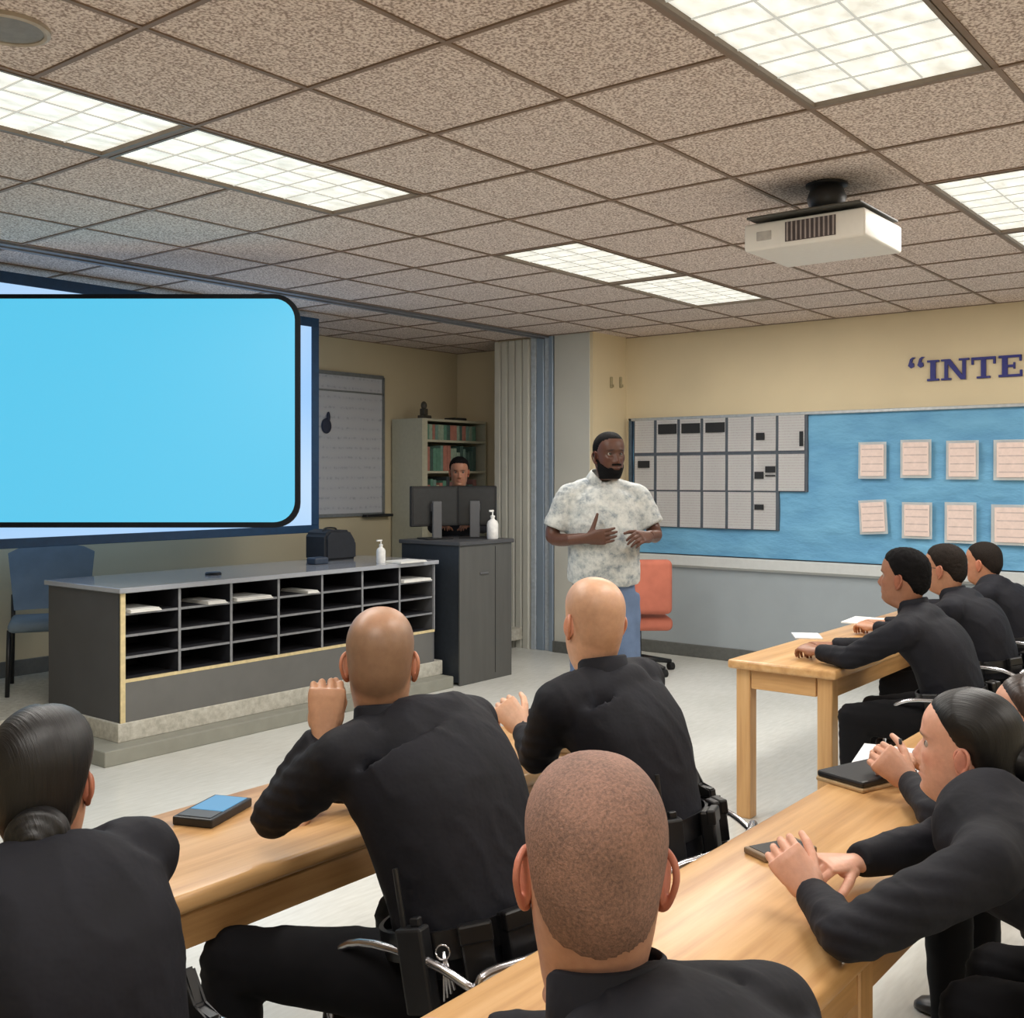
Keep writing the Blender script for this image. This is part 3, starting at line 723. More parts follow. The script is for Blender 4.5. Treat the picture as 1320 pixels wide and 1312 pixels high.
def side_chair(x, y, z, ang):
    t = thing('side_chair', 'blue grey upholstered chair with black legs left of the slot cabinet', 'chair', (0, 0, 0))
    M_BC = mat('slate_blue_fabric', rgb(104, 120, 134), .85, var=.06, vs=12, bump=.15)
    b = B(); box(b, -.25, .25, -.22, .25, .40, .47, .03, 3); obj('seat', b, M_BC, t, smooth=50)
    b = B(); n_ = 8; rings = []
    for k in range(n_ + 1):
        u = -1 + 2 * k / n_; top = .93 - .05 * abs(u) ** 4; yy = -.24 + .05 * u * u; hw = .27
        rings.append([b.verts.new(q) for q in ((u * hw * .86, yy - .025, .50), (u * hw * .86, yy + .025, .50), (u * hw, yy + .005, top), (u * hw, yy - .045, top))])
    stitch(b, rings); bmesh.ops.bevel(b, geom=[e for e in b.edges if e.calc_face_angle(0) > 1], offset=.012, segments=2, affect='EDGES')
    obj('backrest', b, M_BC, t, smooth=50)
    for sx in (-1, 1):
        b = B(); tube(b, [(sx * .24, .22, .42), (sx * .25, .24, 0)], .014, 8); obj('leg', b, M_BLACK, t, smooth=True)
        b = B(); tube(b, [(sx * .24, -.24, .60), (sx * .24, -.21, .42), (sx * .25, -.25, 0)], .014, 8); obj('leg', b, M_BLACK, t, smooth=True)
    t.location = (x, y, z); t.rotation_euler = (0, 0, ang)
p = P(66, 800, 7.12)
side_chair(p.x, p.y, .19, 150 * D2R)

# ------------------------------------------------------------------ people
def np_mesh(name, V, F, smooth=True):
    me = bpy.data.meshes.new(name); me.from_pydata([tuple(v) for v in V], [], [tuple(f) for f in F]); me.update()
    if smooth: me.polygons.foreach_set('use_smooth', [True] * len(me.polygons))
    return me
def fuse(bm, voxel, smooth=4, fac=.5):
    bmesh.ops.recalc_face_normals(bm, faces=bm.faces[:])
    me = bpy.data.meshes.new('tmp'); bm.to_mesh(me); bm.free()
    o = bpy.data.objects.new('tmp', me); C.objects.link(o)
    m = o.modifiers.new('r', 'REMESH'); m.mode = 'VOXEL'; m.voxel_size = voxel
    m = o.modifiers.new('s', 'SMOOTH'); m.factor = fac; m.iterations = smooth
    dg = bpy.context.evaluated_depsgraph_get(); dg.update()
    r = bpy.data.meshes.new_from_object(o.evaluated_get(dg)); bpy.data.objects.remove(o); bpy.data.meshes.remove(me)
    r.polygons.foreach_set('use_smooth', [True] * len(r.polygons)); return r
def co_of(me):
    a = np.empty(len(me.vertices) * 3); me.vertices.foreach_get('co', a); return a.reshape(-1, 3)
def normals_of(me):
    a = np.empty(len(me.vertices) * 3); me.vertices.foreach_get('normal', a); return a.reshape(-1, 3)
def setco(me, a): me.vertices.foreach_set('co', np.ascontiguousarray(a, dtype=np.float32).ravel()); me.update()

# --- head surface: grid (z levels x azimuth); local frame: +y face, z up, chin at z=0, crown .235
HT = np.array([  # z, front, back, halfwidth
    (-.17, .000, -.100, .064), (-.12, .006, -.094, .058), (-.08, .014, -.088, .055), (-.05, .022, -.084, .054), (-.03, .034, -.083, .0545),
    (-.016, .052, -.083, .055), (-.006, .070, -.084, .057), (.004, .081, -.085, .0585), (.015, .086, -.086, .0605), (.03, .087, -.089, .0635), (.05, .087, -.094, .067),
    (.075, .087, -.100, .070), (.10, .0865, -.105, .0725), (.12, .086, -.108, .0745), (.135, .089, -.110, .0758), (.16, .090, -.110, .077), (.17, .0895, -.109, .077)])
ZS = np.concatenate([np.linspace(-.17, -.03, 12)[:-1], np.linspace(-.03, .15, 62)[:-1], .15 + .085 * np.sin(np.linspace(0, PI / 2, 22))[:-1], [.2349]])
NA = 88
AZ = 2 * PI * np.arange(NA) / NA
def smooth_interp(z, xs, ys):
    # monotone-ish cubic via dense linear + box smoothing
    zz = np.linspace(xs[0] - .03, xs[-1] + .03, 800); v = np.interp(zz, xs, ys)
    k = 31; v = np.convolve(np.pad(v, k // 2, mode='edge'), np.ones(k) / k, 'valid')
    return np.interp(z, zz, v)
def g(x, m, s): return np.exp(-((x - m) / s) ** 2)
def head_grid(jaw=1.0, female=False, beardfat=0, nose=1.0, neckw=1.0):
    Z, A = np.meshgrid(ZS, AZ, indexing='ij')
    Zc = np.minimum(Z, .15)
    f = smooth_interp(Zc, HT[:, 0], HT[:, 1]); bk = smooth_interp(Zc, HT[:, 0], HT[:, 2]); hw = smooth_interp(Zc, HT[:, 0], HT[:, 3])
    t = np.clip((Z - .15) / .085, 0, 1); k = (1 - t ** 2.15) ** (1 / 2.15)
    yc = -.012 + 0 * Z
    lowjaw = g(Z, .0, .05); hw = hw * (1 + (jaw - 1) * lowjaw)
    hw = hw * np.where(Z < -.03, 1 + (neckw - 1), 1)
    f = yc + (f - yc) * k; bk = yc + (bk - yc) * k; hw = hw * k
    neck = np.clip((-Z - .0) / .04, 0, 1); yc = yc - .022 * neck
    c, s = np.cos(A), np.sin(A)
    ef = .92; es = .92
    X = hw * np.sign(s) * np.abs(s) ** es
    Y = yc + np.where(c > 0, f - yc, yc - bk) * np.sign(c) * np.abs(c) ** ef
    # narrow the jaw toward the chin
    fr = np.clip(c, 0, 1)
    X *= 1 - .16 * fr * g(Z, .0, .035) * np.clip((.05 - Z) / .05, 0, 1)
    front = (c > 0.15) * np.clip((c - .15) / .3, 0, 1)
    d = np.zeros_like(Z)
    nz_ = np.interp(Z, [.056, .062, .068, .076, .084, .10, .118, .132, .14], [0, .004, .013, .024, .0255, .017, .007, .002, 0]) * nose
    nw = np.interp(Z, [.06, .075, .09, .12, .14], [.0145, .0135, .0095, .0075, .009])
    d += nz_ * np.exp(-(X / nw) ** 2)
    d += .006 * nose * (g(X, .013, .006) + g(X, -.013, .006)) * g(Z, .070, .008)
    d += -.012 * (g(X, .031, .016) + g(X, -.031, .016)) * g(Z, .116, .012)
    d += -.004 * g(X, 0, .01) * g(Z, .124, .012)
    d += .0045 * (g(X, .027, .018) + g(X, -.027, .018)) * g(Z, .137, .008)
    d += .005 * (g(X, .045, .018) + g(X, -.045, .018)) * g(Z, .092, .018)
    d += .006 * g(X, 0, .022) * g(Z, .0535, .0045) + .007 * g(X, 0, .019) * g(Z, .042, .005) - .003 * g(X, 0, .024) * g(Z, .048, .0022)
    d += -.003 * g(X, 0, .02) * g(Z, .030, .007) + .005 * g(X, 0, .016) * g(Z, .010, .010)
    d += -.002 * (g(X, .03, .01) + g(X, -.03, .01)) * g(Z, .048, .012)
    d += beardfat * g(Z, .0, .03) * .8
    Y = Y + d * front
    # temples slightly in, occiput
    X *= 1 - .03 * g(Z, .13, .03) * g(c, .55, .3)
    Y -= .006 * g(Z, .09, .04) * np.clip(-c, 0, 1)
    Y += .006 * g(Z, .0, .035) * np.clip(-c, 0, 1)
    if female: X *= .97
    return X, Y, Z, A, front
def head_faces():
    F = []
    nz = len(ZS)
    for i in range(nz - 1):
        for j in range(NA):
            F.append((i * NA + j, i * NA + (j + 1) % NA, (i + 1) * NA + (j + 1) % NA, (i + 1) * NA + j))
    F.append(tuple(range((nz - 1) * NA, nz * NA))); F.append(tuple(range(NA))[::-1])
    return F
HF = head_faces()
def hairline(A, style):
    a = np.abs((A + PI) % (2 * PI) - PI) / D2R     # 0 front .. 180 back
    tabs = {
        'short': ([0, 25, 45, 60, 72, 84, 96, 112, 135, 180], [.194, .193, .188, .180, .156, .120, .116, .098, .055, .040]),
        'fade': ([0, 25, 45, 60, 74, 84, 96, 112, 135, 180], [.196, .195, .190, .180, .154, .125, .120, .09, .06, .045]),
        'slick': ([0, 25, 45, 60, 72, 84, 96, 112, 135, 180], [.204, .202, .195, .182, .162, .134, .116, .062, .026, .012]),
        'bald': ([0, 40, 60, 75, 90, 110, 135, 180], [.21, .21, .19, .15, .12, .09, .05, .035]),
        'beard': ([0, 180], [0, 0])}
    return np.interp(a, *tabs[style])
def ear_mesh(side, big=1.0):
    b = B(); pts = [(.010, -.002), (.014, .014), (.008, .028), (-.006, .034), (-.019, .026), (-.023, .008), (-.017, -.012), (-.008, -.026), (.002, -.030), (.007, -.020)]
    q = [(side * (.003 + max(0, -y) * .55), y, z) for y, z in pts]
    tube(b, q, [.0038, .004, .0042, .0045, .0045, .0042, .004, .005, .0055, .004], 8, 3)
    ball(b, (side * .0065, -.005, .003), (.0050, .0195, .031), Matrix.Rotation(side * -.45, 4, 'Z'), 14)
    ball(b, (side * .001, .008, -.004), (.004, .004, .006))
    ball(b, (side * .0035, -.001, -.024), (.0045, .008, .009))
    me = fuse(b, .0016, 3)
    v = co_of(me) * big; setco(me, v); return me
EARS = {s: ear_mesh(s) for s in (-1, 1)}

def m_skin(name, rough=.43):
    n = NT(name); n.set(Roughness=rough)
    at = n.add('ShaderNodeAttribute', attribute_name='tone')
    v = n.coords(); f = n.noise(v, 55, 4, .6)
    mx = n.add('ShaderNodeMix', data_type='RGBA', blend_type='MULTIPLY'); mx.inputs[0].default_value = 1
    n.link(at.outputs['Color'], mx.inputs[6]); n.link(n.ramp(f, [(.3, (.86, .84, .84, 1)), (.7, (1, 1, 1, 1))]), mx.inputs[7])
    n.base(mx.outputs[2]); n.b.inputs['Subsurface Weight'].default_value = .12
    n.b.inputs['Subsurface Radius'].default_value = (.012, .004, .002)
    n.b.inputs['Specular IOR Level'].default_value = .35
    n.bump(n.noise(n.coords(), 420, 2), .12, .001); return n.m
M_SKIN = m_skin('skin')
def m_hair(name, col, streak=True, rough=.32):
    n = NT(name); n.set(Roughness=rough)
    f = n.noise(n.coords((170, 10, 14) if streak else (260, 260, 260)), 1.0, 5, .6)
    n.base(n.ramp(f, [(.3, tuple(c * .5 for c in col[:3]) + (1,)), (.7, tuple(min(1, c * 1.9) for c in col[:3]) + (1,))]))
    n.b.inputs['Specular IOR Level'].default_value = .45 if streak else .12
    n.bump(f, .7, .003); return n.m
def m_buzz(name, skin, hair):
    n = NT(name); n.set(Roughness=.75)
    f = n.noise(n.coords(), 260, 3, .7); f2 = n.noise(n.coords(), 14, 2)
    mx = n.add('ShaderNodeMix', data_type='FLOAT'); mx.inputs[0].default_value = .35
    n.link(f, mx.inputs[2]); n.link(f2, mx.inputs[3])
    n.base(n.ramp(mx.outputs[0], [(.38, hair), (.62, skin)])); n.bump(f, .8, .002); return n.m

def hand_mesh(side, curl=(.5, .7, .5), spread=.06, thumb=(.8, .3), voxel=.0024, scale=1.0, forearm=.10, fcurl=None, stub=1.0):
    """side=+1: thumb toward +x. hand along +y, back of the hand +z, wrist at origin"""
    b = B()
    rings = []
    for (y, hw, hd, z) in ((-forearm, .033 * stub, .029 * stub, 0), (-.05, .029 * min(1, stub + .1), .024 * min(1, stub + .1), 0), (-.01, .0265, .0185, 0), (.02, .033, .0165, 0), (.05, .040, .0155, 0), (.078, .0425, .0135, .001), (.092, .041, .010, .001)):
        rings.append([b.verts.new((hw * math.cos(a) , y, z + hd * math.sin(a))) for a in [2 * PI * k / 16 for k in range(16)]])
    stitch(b, rings)
    ball(b, (side * .026, .032, -.008), (.017, .03, .014))
    ball(b, (-side * .024, .03, -.007), (.014, .03, .012))
    for k, (x, L, r) in enumerate(((.030, .074, .0088), (.0102, .082, .0090), (-.0102, .076, .0086), (-.029, .060, .0076))):
        cc = fcurl[k] if fcurl else curl
        dx = x * spread * 14
        dirn = Vector((side * dx * .5, 1, 0)).normalized()
        p = Vector((side * x, .082 if k else .080, .0)); pts = [p - dirn * .02, p]; ang = 0
        for c_, l in zip(cc, (.44, .31, .25)):
            ang += c_
            p = p + Vector((dirn.x * math.cos(ang), dirn.y * math.cos(ang), -math.sin(ang))) * L * l; pts.append(p.copy())
        tube(b, pts, [r * 1.05, r * 1.12, r * .98, r * .9, r * .72], 10)
        for q, rr in zip(pts[1:], (1.14, 1.0, .92, .73)): ball(b, q, r * rr, seg=10)
    p = Vector((side * .026, .022, -.006)); a, bnd = thumb
    d = Vector((side * math.sin(a), math.cos(a), -.35)).normalized()
    pts = [p]
    for l in (.042, .032, .026):
        p = p + d * l; pts.append(p.copy()); d = (d + Vector((-side * bnd, .0, -bnd * .5))).normalized()
    tube(b, pts, [.013, .0115, .0100, .0075], 10)
    for q, rr in zip(pts[1:], (.0118, .0102, .0078)): ball(b, q, rr, seg=10)
    me = fuse(b, voxel, 3)
    setco(me, co_of(me) * scale); return me
def basis(o, y, z, s=1.0):
    y = Vector(y).normalized(); z = Vector(z); z = (z - y * z.dot(y)).normalized(); x = y.cross(z)
    M = Matrix.Identity(4)
    for i in range(3): M[i][0], M[i][1], M[i][2], M[i][3] = x[i], y[i], z[i], Vector(o)[i]
    return M

def loft_body(b, spine, rights, hws, hds, n=28, sub=6, ex=.85, backf=None):
    pts = catmull(spine, sub); k = len(spine)
    rs = catmull(rights, sub)
    fr = []
    idx = np.arange(len(pts)) / sub
    H = np.interp(idx, range(k), hws); Dp = np.interp(idx, range(k), hds)
    rings = []
    for i, p in enumerate(pts):
        t = (pts[min(i + 1, len(pts) - 1)] - pts[max(i - 1, 0)]).normalized()
        r = rs[i].normalized(); f = t.cross(r).normalized() * -1; r = t.cross(f).normalized()
        if r.dot(rs[i]) < 0: r = -r
        ring = []
        for q in range(n):
            a = 2 * PI * q / n; c, s = math.cos(a), math.sin(a)
            ring.append(b.verts.new(p + r * (H[i] * math.copysign(abs(c) ** ex, c)) + f * (Dp[i] * math.copysign(abs(s) ** ex, s))))
        rings.append(ring)
    stitch(b, rings)
def wrinkle(me, amp, freq, joints=(), jamp=0, seed=0):
    V = co_of(me); N = normals_of(me); out = V.copy()
    js = [Vector(j) for j in joints]
    for i in range(len(V)):
        x, y, z = V[i]
        a = noise.noise(Vector((x * freq + seed, y * freq, z * freq * .6)))
        b_ = 1 - abs(noise.noise(Vector((x * freq * 1.7 + z * freq * .7, y * freq * 1.7 - z * freq * .5 + seed, z * freq * 1.2)))) * 2.2
        v = amp * (a * .8 + max(0, b_) ** 2 * .5 - .2)
        if jamp:
            for j in js:
                dd = (x - j.x) ** 2 + (y - j.y) ** 2 + (z - j.z) ** 2
                if dd < .03: v += jamp * math.exp(-dd / .008) * math.sin(z * 190 + x * 60 + 3 * a)
        out[i] += N[i] * v
    setco(me, out)

def m_uniform():
    n = NT('navy_uniform_cloth'); n.set(Roughness=.78)
    f = n.noise(n.coords(), 7, 4, .6)
    n.base(n.ramp(f, [(.3, rgb(15, 16, 23)), (.7, rgb(22, 23, 32))])); n.b.inputs['Specular IOR Level'].default_value = .25
    n.b.inputs['Specular IOR Level'].default_value = .3
    n.bump(f, .35, .02); return n.m
M_UNI = m_uniform(); M_TROU = mat('black_trouser_cloth', rgb(13, 13, 17), .85, var=.15, vs=9, spec=.2)
M_BELT = mat('black_leather', rgb(18, 18, 20), .35, var=.15, spec=.5)
M_BOOT = mat('boot_leather', rgb(20, 20, 22), .4, var=.1)
M_EYE = mat('eye_white', rgb(176, 166, 156), .25, var=.02); M_IRIS = mat('dark_iris', rgb(38, 24, 16), .2, var=.1)

def transform_mesh(me, M):
    me = me.copy(); me.transform(M)
    if M.to_3x3().determinant() < 0: me.flip_normals()
    return me
def join_meshes(name, lst):
    V, F, n = [], [], 0
    for me in lst:
        v = co_of(me); V.append(v)
        nl = len(me.loops); li = np.empty(nl, dtype=np.int32); me.loops.foreach_get('vertex_index', li)
        for p in me.polygons: F.append(tuple(int(x) + n for x in li[p.loop_start:p.loop_start + p.loop_total]))
        n += len(v)
    return np_mesh(name, np.concatenate(V), F)

def make_person(label, spec, group=None):
    """spec keys (room coordinates): base, hips(L,R), spine list, shoulders(L,R), elbows, wrists, hand bases, head(center,yaw,pitch,roll), legs..."""
    S = spec; base = Vector(S['base']); t = thing('person', label, 'person', base, group)
    sh = S['sh']; el = S['el']; wr = S['wr']; hip = S['hip']; kn = S['kn']; an = S['an']
    sc_ = S.get('scale', 1.0); fine = S.get('voxel', .009); W = S.get('W', 1.0)
    across = (sh[1] - sh[0]).normalized(); hacross = (hip[1] - hip[0]).normalized()
    spine = S['spine']; nsp = len(spine)
    rights = [hacross.lerp(across, i / (nsp - 1)) for i in range(nsp)]
    # ---- head, neck and ears
    hc, yaw, pitch, roll = S['head']; hs = S.get('hs', 1.0)
    X, Y, Z, A, front = head_grid(S.get('jaw', 1), S.get('female', False), S.get('beardfat', 0), S.get('nose', 1), S.get('neckw', 1))
    MH = Matrix.Translation(hc) @ Matrix.Rotation(yaw - PI / 2, 4, 'Z') @ Matrix.Rotation(pitch, 4, 'X') @ Matrix.Rotation(roll, 4, 'Y') @ Matrix.Scale(hs, 4) @ Matrix.Translation((0, .0, -.12))
    # bend the neck back toward the collar
    nb = MH.inverted() @ Vector(S['neck'])
    tt = np.clip((-.0 - Z) / .17, 0, 1); tt = tt * tt * (3 - 2 * tt)
    offx = (nb.x) * tt; offy = (nb.y + .045) * tt; offz = (nb.z + .15) * tt
    HV = np.stack([X + offx, Y + offy, Z + offz], -1).reshape(-1, 3)
    hm = np_mesh('head', HV, HF); hm.transform(MH)
    parts = [hm]
    es = S.get('ear', 1.0)
    for s in (-1, 1):
        parts.append(transform_mesh(EARS[s], MH @ Matrix.Translation((s * .0715 * (.97 if S.get('female') else 1), -.010, .098)) @ Matrix.Scale(es, 4)))
    nhead = sum(len(m.vertices) for m in parts)
    # ---- hands
    for s, k in ((-1, 0), (1, 1)):
        hd = S.get('hands', [None, None])[k]
        if hd is None: hd = dict(dir=(wr[k] - el[k]), back=(0, 0, 1))
        hm_ = hand_mesh(hd.get('side', -1 if k else 1), hd.get('curl', (.45, .6, .4)), hd.get('spread', .05), hd.get('thumb', (.7, .25)), S.get('hvox', .003), S.get('handscale', 1.0), forearm=hd.get('forearm', .08), fcurl=hd.get('fcurl'), stub=hd.get('stub', 1.0))
        parts.append(transform_mesh(hm_, basis(wr[k], hd['dir'], hd['back'])))
    # ---- core under the clothes
    b = B(); loft_body(b, spine, rights, [w_ * .66 * W for w_ in S['hw']], [w_ * .62 * W for w_ in S['hd']], 16, 3)
    bare = S.get('bare', False)
    for k in (0, 1):
        if bare: tube(b, [sh[k], el[k], wr[k]], [.045, .042, .030], 14, 6); ball(b, el[k], .042)
        else: tube(b, [sh[k], el[k], wr[k].lerp(el[k], .15)], [.030, .022, .014], 10, 2)
        tube(b, [hip[k], kn[k]], [.055, .036], 10); tube(b, [kn[k], an[k]], [.036, .028], 10)
        tube(b, [spine[-1], sh[k]], .04, 10)
    parts.append(fuse(b, .012 if bare else .016, 3 if bare else 2))
    body = join_meshes('body', parts)
    # skin tone attribute
    V = co_of(body); inv = np.array(MH.inverted()); L = (np.c_[V, np.ones(len(V))] @ inv.T)[:, :3]
    skin = np.array(S['skin'][:3]); col = np.tile(skin, (len(V), 1))
    ish = np.zeros(len(V), bool); ish[:nhead] = True
    x, y, z = L[:, 0], L[:, 1], L[:, 2]
    lip = g(x, 0, .024) * (g(z, .053, .0055) + g(z, .042, .006)) * (y > .06) * ish
    lipc = np.array(S.get('lip', tuple(skin * np.array([.75, .5, .5]))))
    col = col * (1 - np.clip(lip, 0, 1)[:, None] * .7) + lipc * np.clip(lip, 0, 1)[:, None] * .7
    eyed = (g(np.abs(x), .031, .016) * g(z, .117, .009)) * (y > .05) * ish
    col *= (1 - .35 * eyed[:, None])
    brow = g(np.abs(x), .030, .017) * g(z, .1365 - .15 * (np.abs(x) - .03), .0042) * (y > .05) * ish
    hcol = np.array(S['haircol'][:3])
    col = col * (1 - .85 * np.clip(brow, 0, 1)[:, None]) + hcol * .85 * np.clip(brow, 0, 1)[:, None]
    red = np.zeros(len(V)); red[len(HV):nhead] = 1
    col *= 1 - red[:, None] * np.array([.02, .22, .22]) * S.get('earred', 1)
    blush = g(np.abs(x), .045, .02) * g(z, .085, .02) * (y > .02) * ish + g(x, 0, .014) * g(z, .08, .012) * (y > .09) * ish
    col *= 1 - np.clip(blush, 0, 1)[:, None] * np.array([0, .12, .12])
    # shaved-scalp stubble (the scalp's own darker colour)
    st = S.get('stubble', 0)
    if st:
        aa = np.arctan2(x, y + .012); hl = hairline(aa, S.get('stubstyle', 'fade'))
        m_ = np.clip((z - hl) / .02 + .5, 0, 1) * ish; m_[len(HV):] = 0
        sc2 = np.array(S.get('stubcol', tuple(hcol)))
        top = np.clip((z - .19) / .03, 0, 1)
        m_ *= (1 - .55 * top)
        col = col * (1 - st * m_[:, None]) + sc2 * st * m_[:, None]
    at = body.color_attributes.new('tone', 'FLOAT_COLOR', 'POINT')
    at.data.foreach_set('color', np.c_[np.clip(col, 0, 1), np.ones(len(V))].astype(np.float32).ravel())
    body.materials.append(M_SKIN)
    bo = obj('body', body, None, t, smooth=True)
    # ---- eyes
    for s in (-1, 1):
        b = B(); ball(b, (s * .031, .0648, .1165), .0112, None, 16)
        eo_me = bpy.data.meshes.new('eye'); bmesh.ops.recalc_face_normals(b, faces=b.faces[:])
        for f in b.faces:
            c_ = f.calc_center_median(); f.material_index = 1 if (Vector((c_.x - s * .031, 0, c_.z - .117)).length < .0072 and c_.y > .068) else 0
        b.to_mesh(eo_me); b.free(); eo_me.materials.append(M_EYE); eo_me.materials.append(M_IRIS); eo_me.transform(MH)
        obj('eye', eo_me, None, bo, smooth=True)
    # ---- hair / beard shells
    def shell(name, style, thick, m, sub=None):
        hl = hairline(A, style) + (.0015 * np.sin(A * 23 + 1) * np.sin(A * 41) if style != 'slick' else 0); msk = np.clip((Z - hl) / .012, 0, 1)
        if style == 'beard':
            aa = np.abs((A + PI) % (2 * PI) - PI) / D2R
            up = np.interp(aa, [0, 12, 22, 40, 70, 85, 95], [.034, .034, .046, .042, .066, .100, .0])
            msk = np.clip((up - Z) / .008, 0, 1) * np.clip((Z + .016) / .01, 0, 1) * (aa < 92)
            m2 = np.clip((.066 - Z) / .004, 0, 1) * np.clip((Z - .055) / .004, 0, 1) * (aa < 22); msk = np.maximum(msk, m2)
        th = thick(Z, A) if callable(thick) else thick
        cx = np.array([0, -.012]); nx = X; ny = Y + .012; nn = np.clip((Z - .12) / .115, -.2, 1) * .08
        ln = np.sqrt(nx ** 2 + ny ** 2 + nn ** 2) + 1e-6
        dsp = th * msk ** .6
        if style == 'short':
            nv = np.array([noise.noise(Vector((x_ * 95, y_ * 95, z_ * 95))) for x_, y_, z_ in zip(X.ravel(), Y.ravel(), Z.ravel())]).reshape(Z.shape)
            dsp = dsp * (1 + .28 * nv)
        if style != 'beard': dsp = np.where(Z > hl, dsp, -.0012 - np.clip((hl - Z) * .3, 0, .002))
        if style == 'fade': dsp = np.where(Z > hl, th * np.clip((Z - hl) / .05, 0, 1), dsp)
        if style == 'slick': dsp = np.where(Z > hl, th * np.clip((Z - hl) / .05, 0, 1) ** .7, dsp)
        if style == 'short': dsp = np.where(Z > hl, dsp * np.clip((Z - hl) / .035, 0, 1) ** .6, dsp)
        OX, OY, OZ = X + nx / ln * dsp, Y + ny / ln * dsp, Z + nn / ln * dsp * 1.0
        keep = (msk > .02) if style == 'beard' else (Z > hl - .010)
        Vv, Ff = [], []
        nz = len(ZS); V0 = np.stack([OX + offx, OY + offy, OZ + offz], -1).reshape(-1, 3)
        kf = keep.ravel()
        for f in HF[:-2]:
            if sum(kf[i] for i in f) >= 3: Ff.append(f)
        if style != 'beard': Ff.append(HF[-2])
        used = sorted({i for f in Ff for i in f}); mp = {u: i for i, u in enumerate(used)}
        if style == 'slick' or style == 'short':
            for u in used:
                pz = V0[u]; V0[u] = pz * 1.0 + 0
        me = np_mesh(name, V0[used], [tuple(mp[i] for i in f) for f in Ff]); me.transform(MH)
        bmx = B(); bmx.from_mesh(me); bmesh.ops.solidify(bmx, geom=bmx.faces[:], thickness=.0025 if style == 'beard' else -.0008); bmx.to_mesh(me); bmx.free()
        me.polygons.foreach_set('use_smooth', [True] * len(me.polygons))
        return me
    hair = None
    if S.get('hair'):
        st_, th_, hm2 = S['hair']
        me = shell('hair', st_, th_, hm2); me.materials.append(hm2); hair = obj('hair', me, None, t, smooth=True)
    if S.get('beard'):
        me = shell('beard', 'beard', S['beard'][0], None); me.materials.append(S['beard'][1]); obj('beard', me, None, t, smooth=True)
    if S.get('bun'):
        c_, r_ = S['bun']; b = B()
        random.seed(3)
        ball(b, c_, (r_ * 1.0, r_ * .85, r_ * .95), None, 20)
        for q in range(3):
            pts = []
            for k in range(10):
                a = k * 2 * PI / 9 * 1.0 + q * 2
                pts.append(Vector(c_) + Vector((math.cos(a) * r_ * (.25 + .28 * q), -r_ * (.80 - .22 * q), math.sin(a) * r_ * (.22 + .27 * q))))
            tube(b, pts, r_ * .2, 8, 3)
        me = fuse(b, .004, 2); me.transform(MH); me.materials.append(S['hair'][2]); bun = obj('hair_bun', me, None, hair or t, smooth=True)
        b = B(); cc = Vector(c_) + Vector((0, r_ * .45, 0)); ring = [cc + Vector((math.cos(a) * r_ * .75, 0, math.sin(a) * r_ * .7)) for a in [2 * PI * k / 16 for k in range(17)]]
        tube(b, ring, .004, 6); me = bpy.data.meshes.new('hair_tie'); b.to_mesh(me); b.free(); me.transform(MH); me.materials.append(M_BLACK); obj('hair_tie', me, None, hair, smooth=True)
    if S.get('glasses'):
        b = B()
        for s in (-1, 1):
            tube(b, [(s * .032 + .021 * math.cos(a), .089 - abs(s * .032 + .021 * math.cos(a)) * .15, .117 + .016 * math.sin(a)) for a in [2 * PI * k / 16 for k in range(17)]], .0014, 6)
            tube(b, [(s * .053, .080, .120), (s * .072, .04, .121), (s * .076, -.005, .118)], .0014, 6, 3)
        tube(b, [(-.011, .097, .120), (0, .100, .122), (.011, .097, .120)], .0014, 6, 2)
        me = bpy.data.meshes.new('glasses'); b.to_mesh(me); b.free(); me.transform(MH); me.materials.append(M_BLACK); obj('glasses', me, None, t, smooth=True)
    # ---- shirt
    b = B(); loft_body(b, spine, rights, [w_ * W for w_ in S['hw']], [w_ * W for w_ in S['hd']], 30, 6)
    ar = S.get('arm', 1.0); joints = []
    for k in (0, 1):
        s_, e_, w_ = sh[k], el[k], wr[k]
        mid = s_.lerp(e_, .5)
        ball(b, s_, .068 * ar, None, 16)
        tube(b, [spine[-1] * .9 + s_ * .1 + Vector((0, 0, -.005)), s_.lerp(spine[-1], .4) + Vector((0, 0, .0)), s_], [.055 * S.get('trap', 1), .062 * S.get('trap', 1), .066 * ar], 14, 4)
        tube(b, [s_.lerp(spine[-2], .35), s_], [.075, .07 * ar], 14)
        if bare:
            e2 = s_.lerp(e_, .82); tube(b, [s_, s_.lerp(e_, .4), e2], [.072 * ar, .075 * ar, .078 * ar], 18, 3)
        else:
            dr = (e_ - s_).normalized(); dw = (w_ - e_).normalized()
            tube(b, [s_, s_.lerp(e_, .5), e_ - dr * .0], [.066 * ar, .062 * ar, .052 * ar], 16, 4)
            ball(b, e_, .051 * ar, None, 16)
            tube(b, [e_, e_.lerp(w_, .45), w_ - dw * .015], [.052 * ar, .046 * ar, .036 * ar], 16, 4)
        joints += [e_, s_.lerp(e_, .5)]
    shirt = fuse(b, fine, S.get('shsm', 12), .5)
    wrinkle(shirt, S.get('wr_amp', .006), 7, joints if not bare else [sh[0], sh[1]], .0022, hash(label) % 50)
    shirt.materials.append(S.get('shirt', M_UNI)); so = obj('shirt', shirt, None, t, smooth=True)
    # collar: band round the neck, leaning with it
    nk = Vector(S['neck']); up = (Vector(hc) - nk).normalized(); up = (up + Vector((0, 0, .8))).normalized()
    if S.get('collar_up'): up = Vector(S['collar_up']).normalized()
    rr = (across - up * across.dot(up)).normalized(); ff = up.cross(rr)
    if ff.dot(Vector((math.cos(yaw), math.sin(yaw), 0))) < 0: ff = -ff
    b = B(); n_ = 36; R0 = S.get('collar_r', .0665); hh = S.get('collar_h', .040)
    rings = []
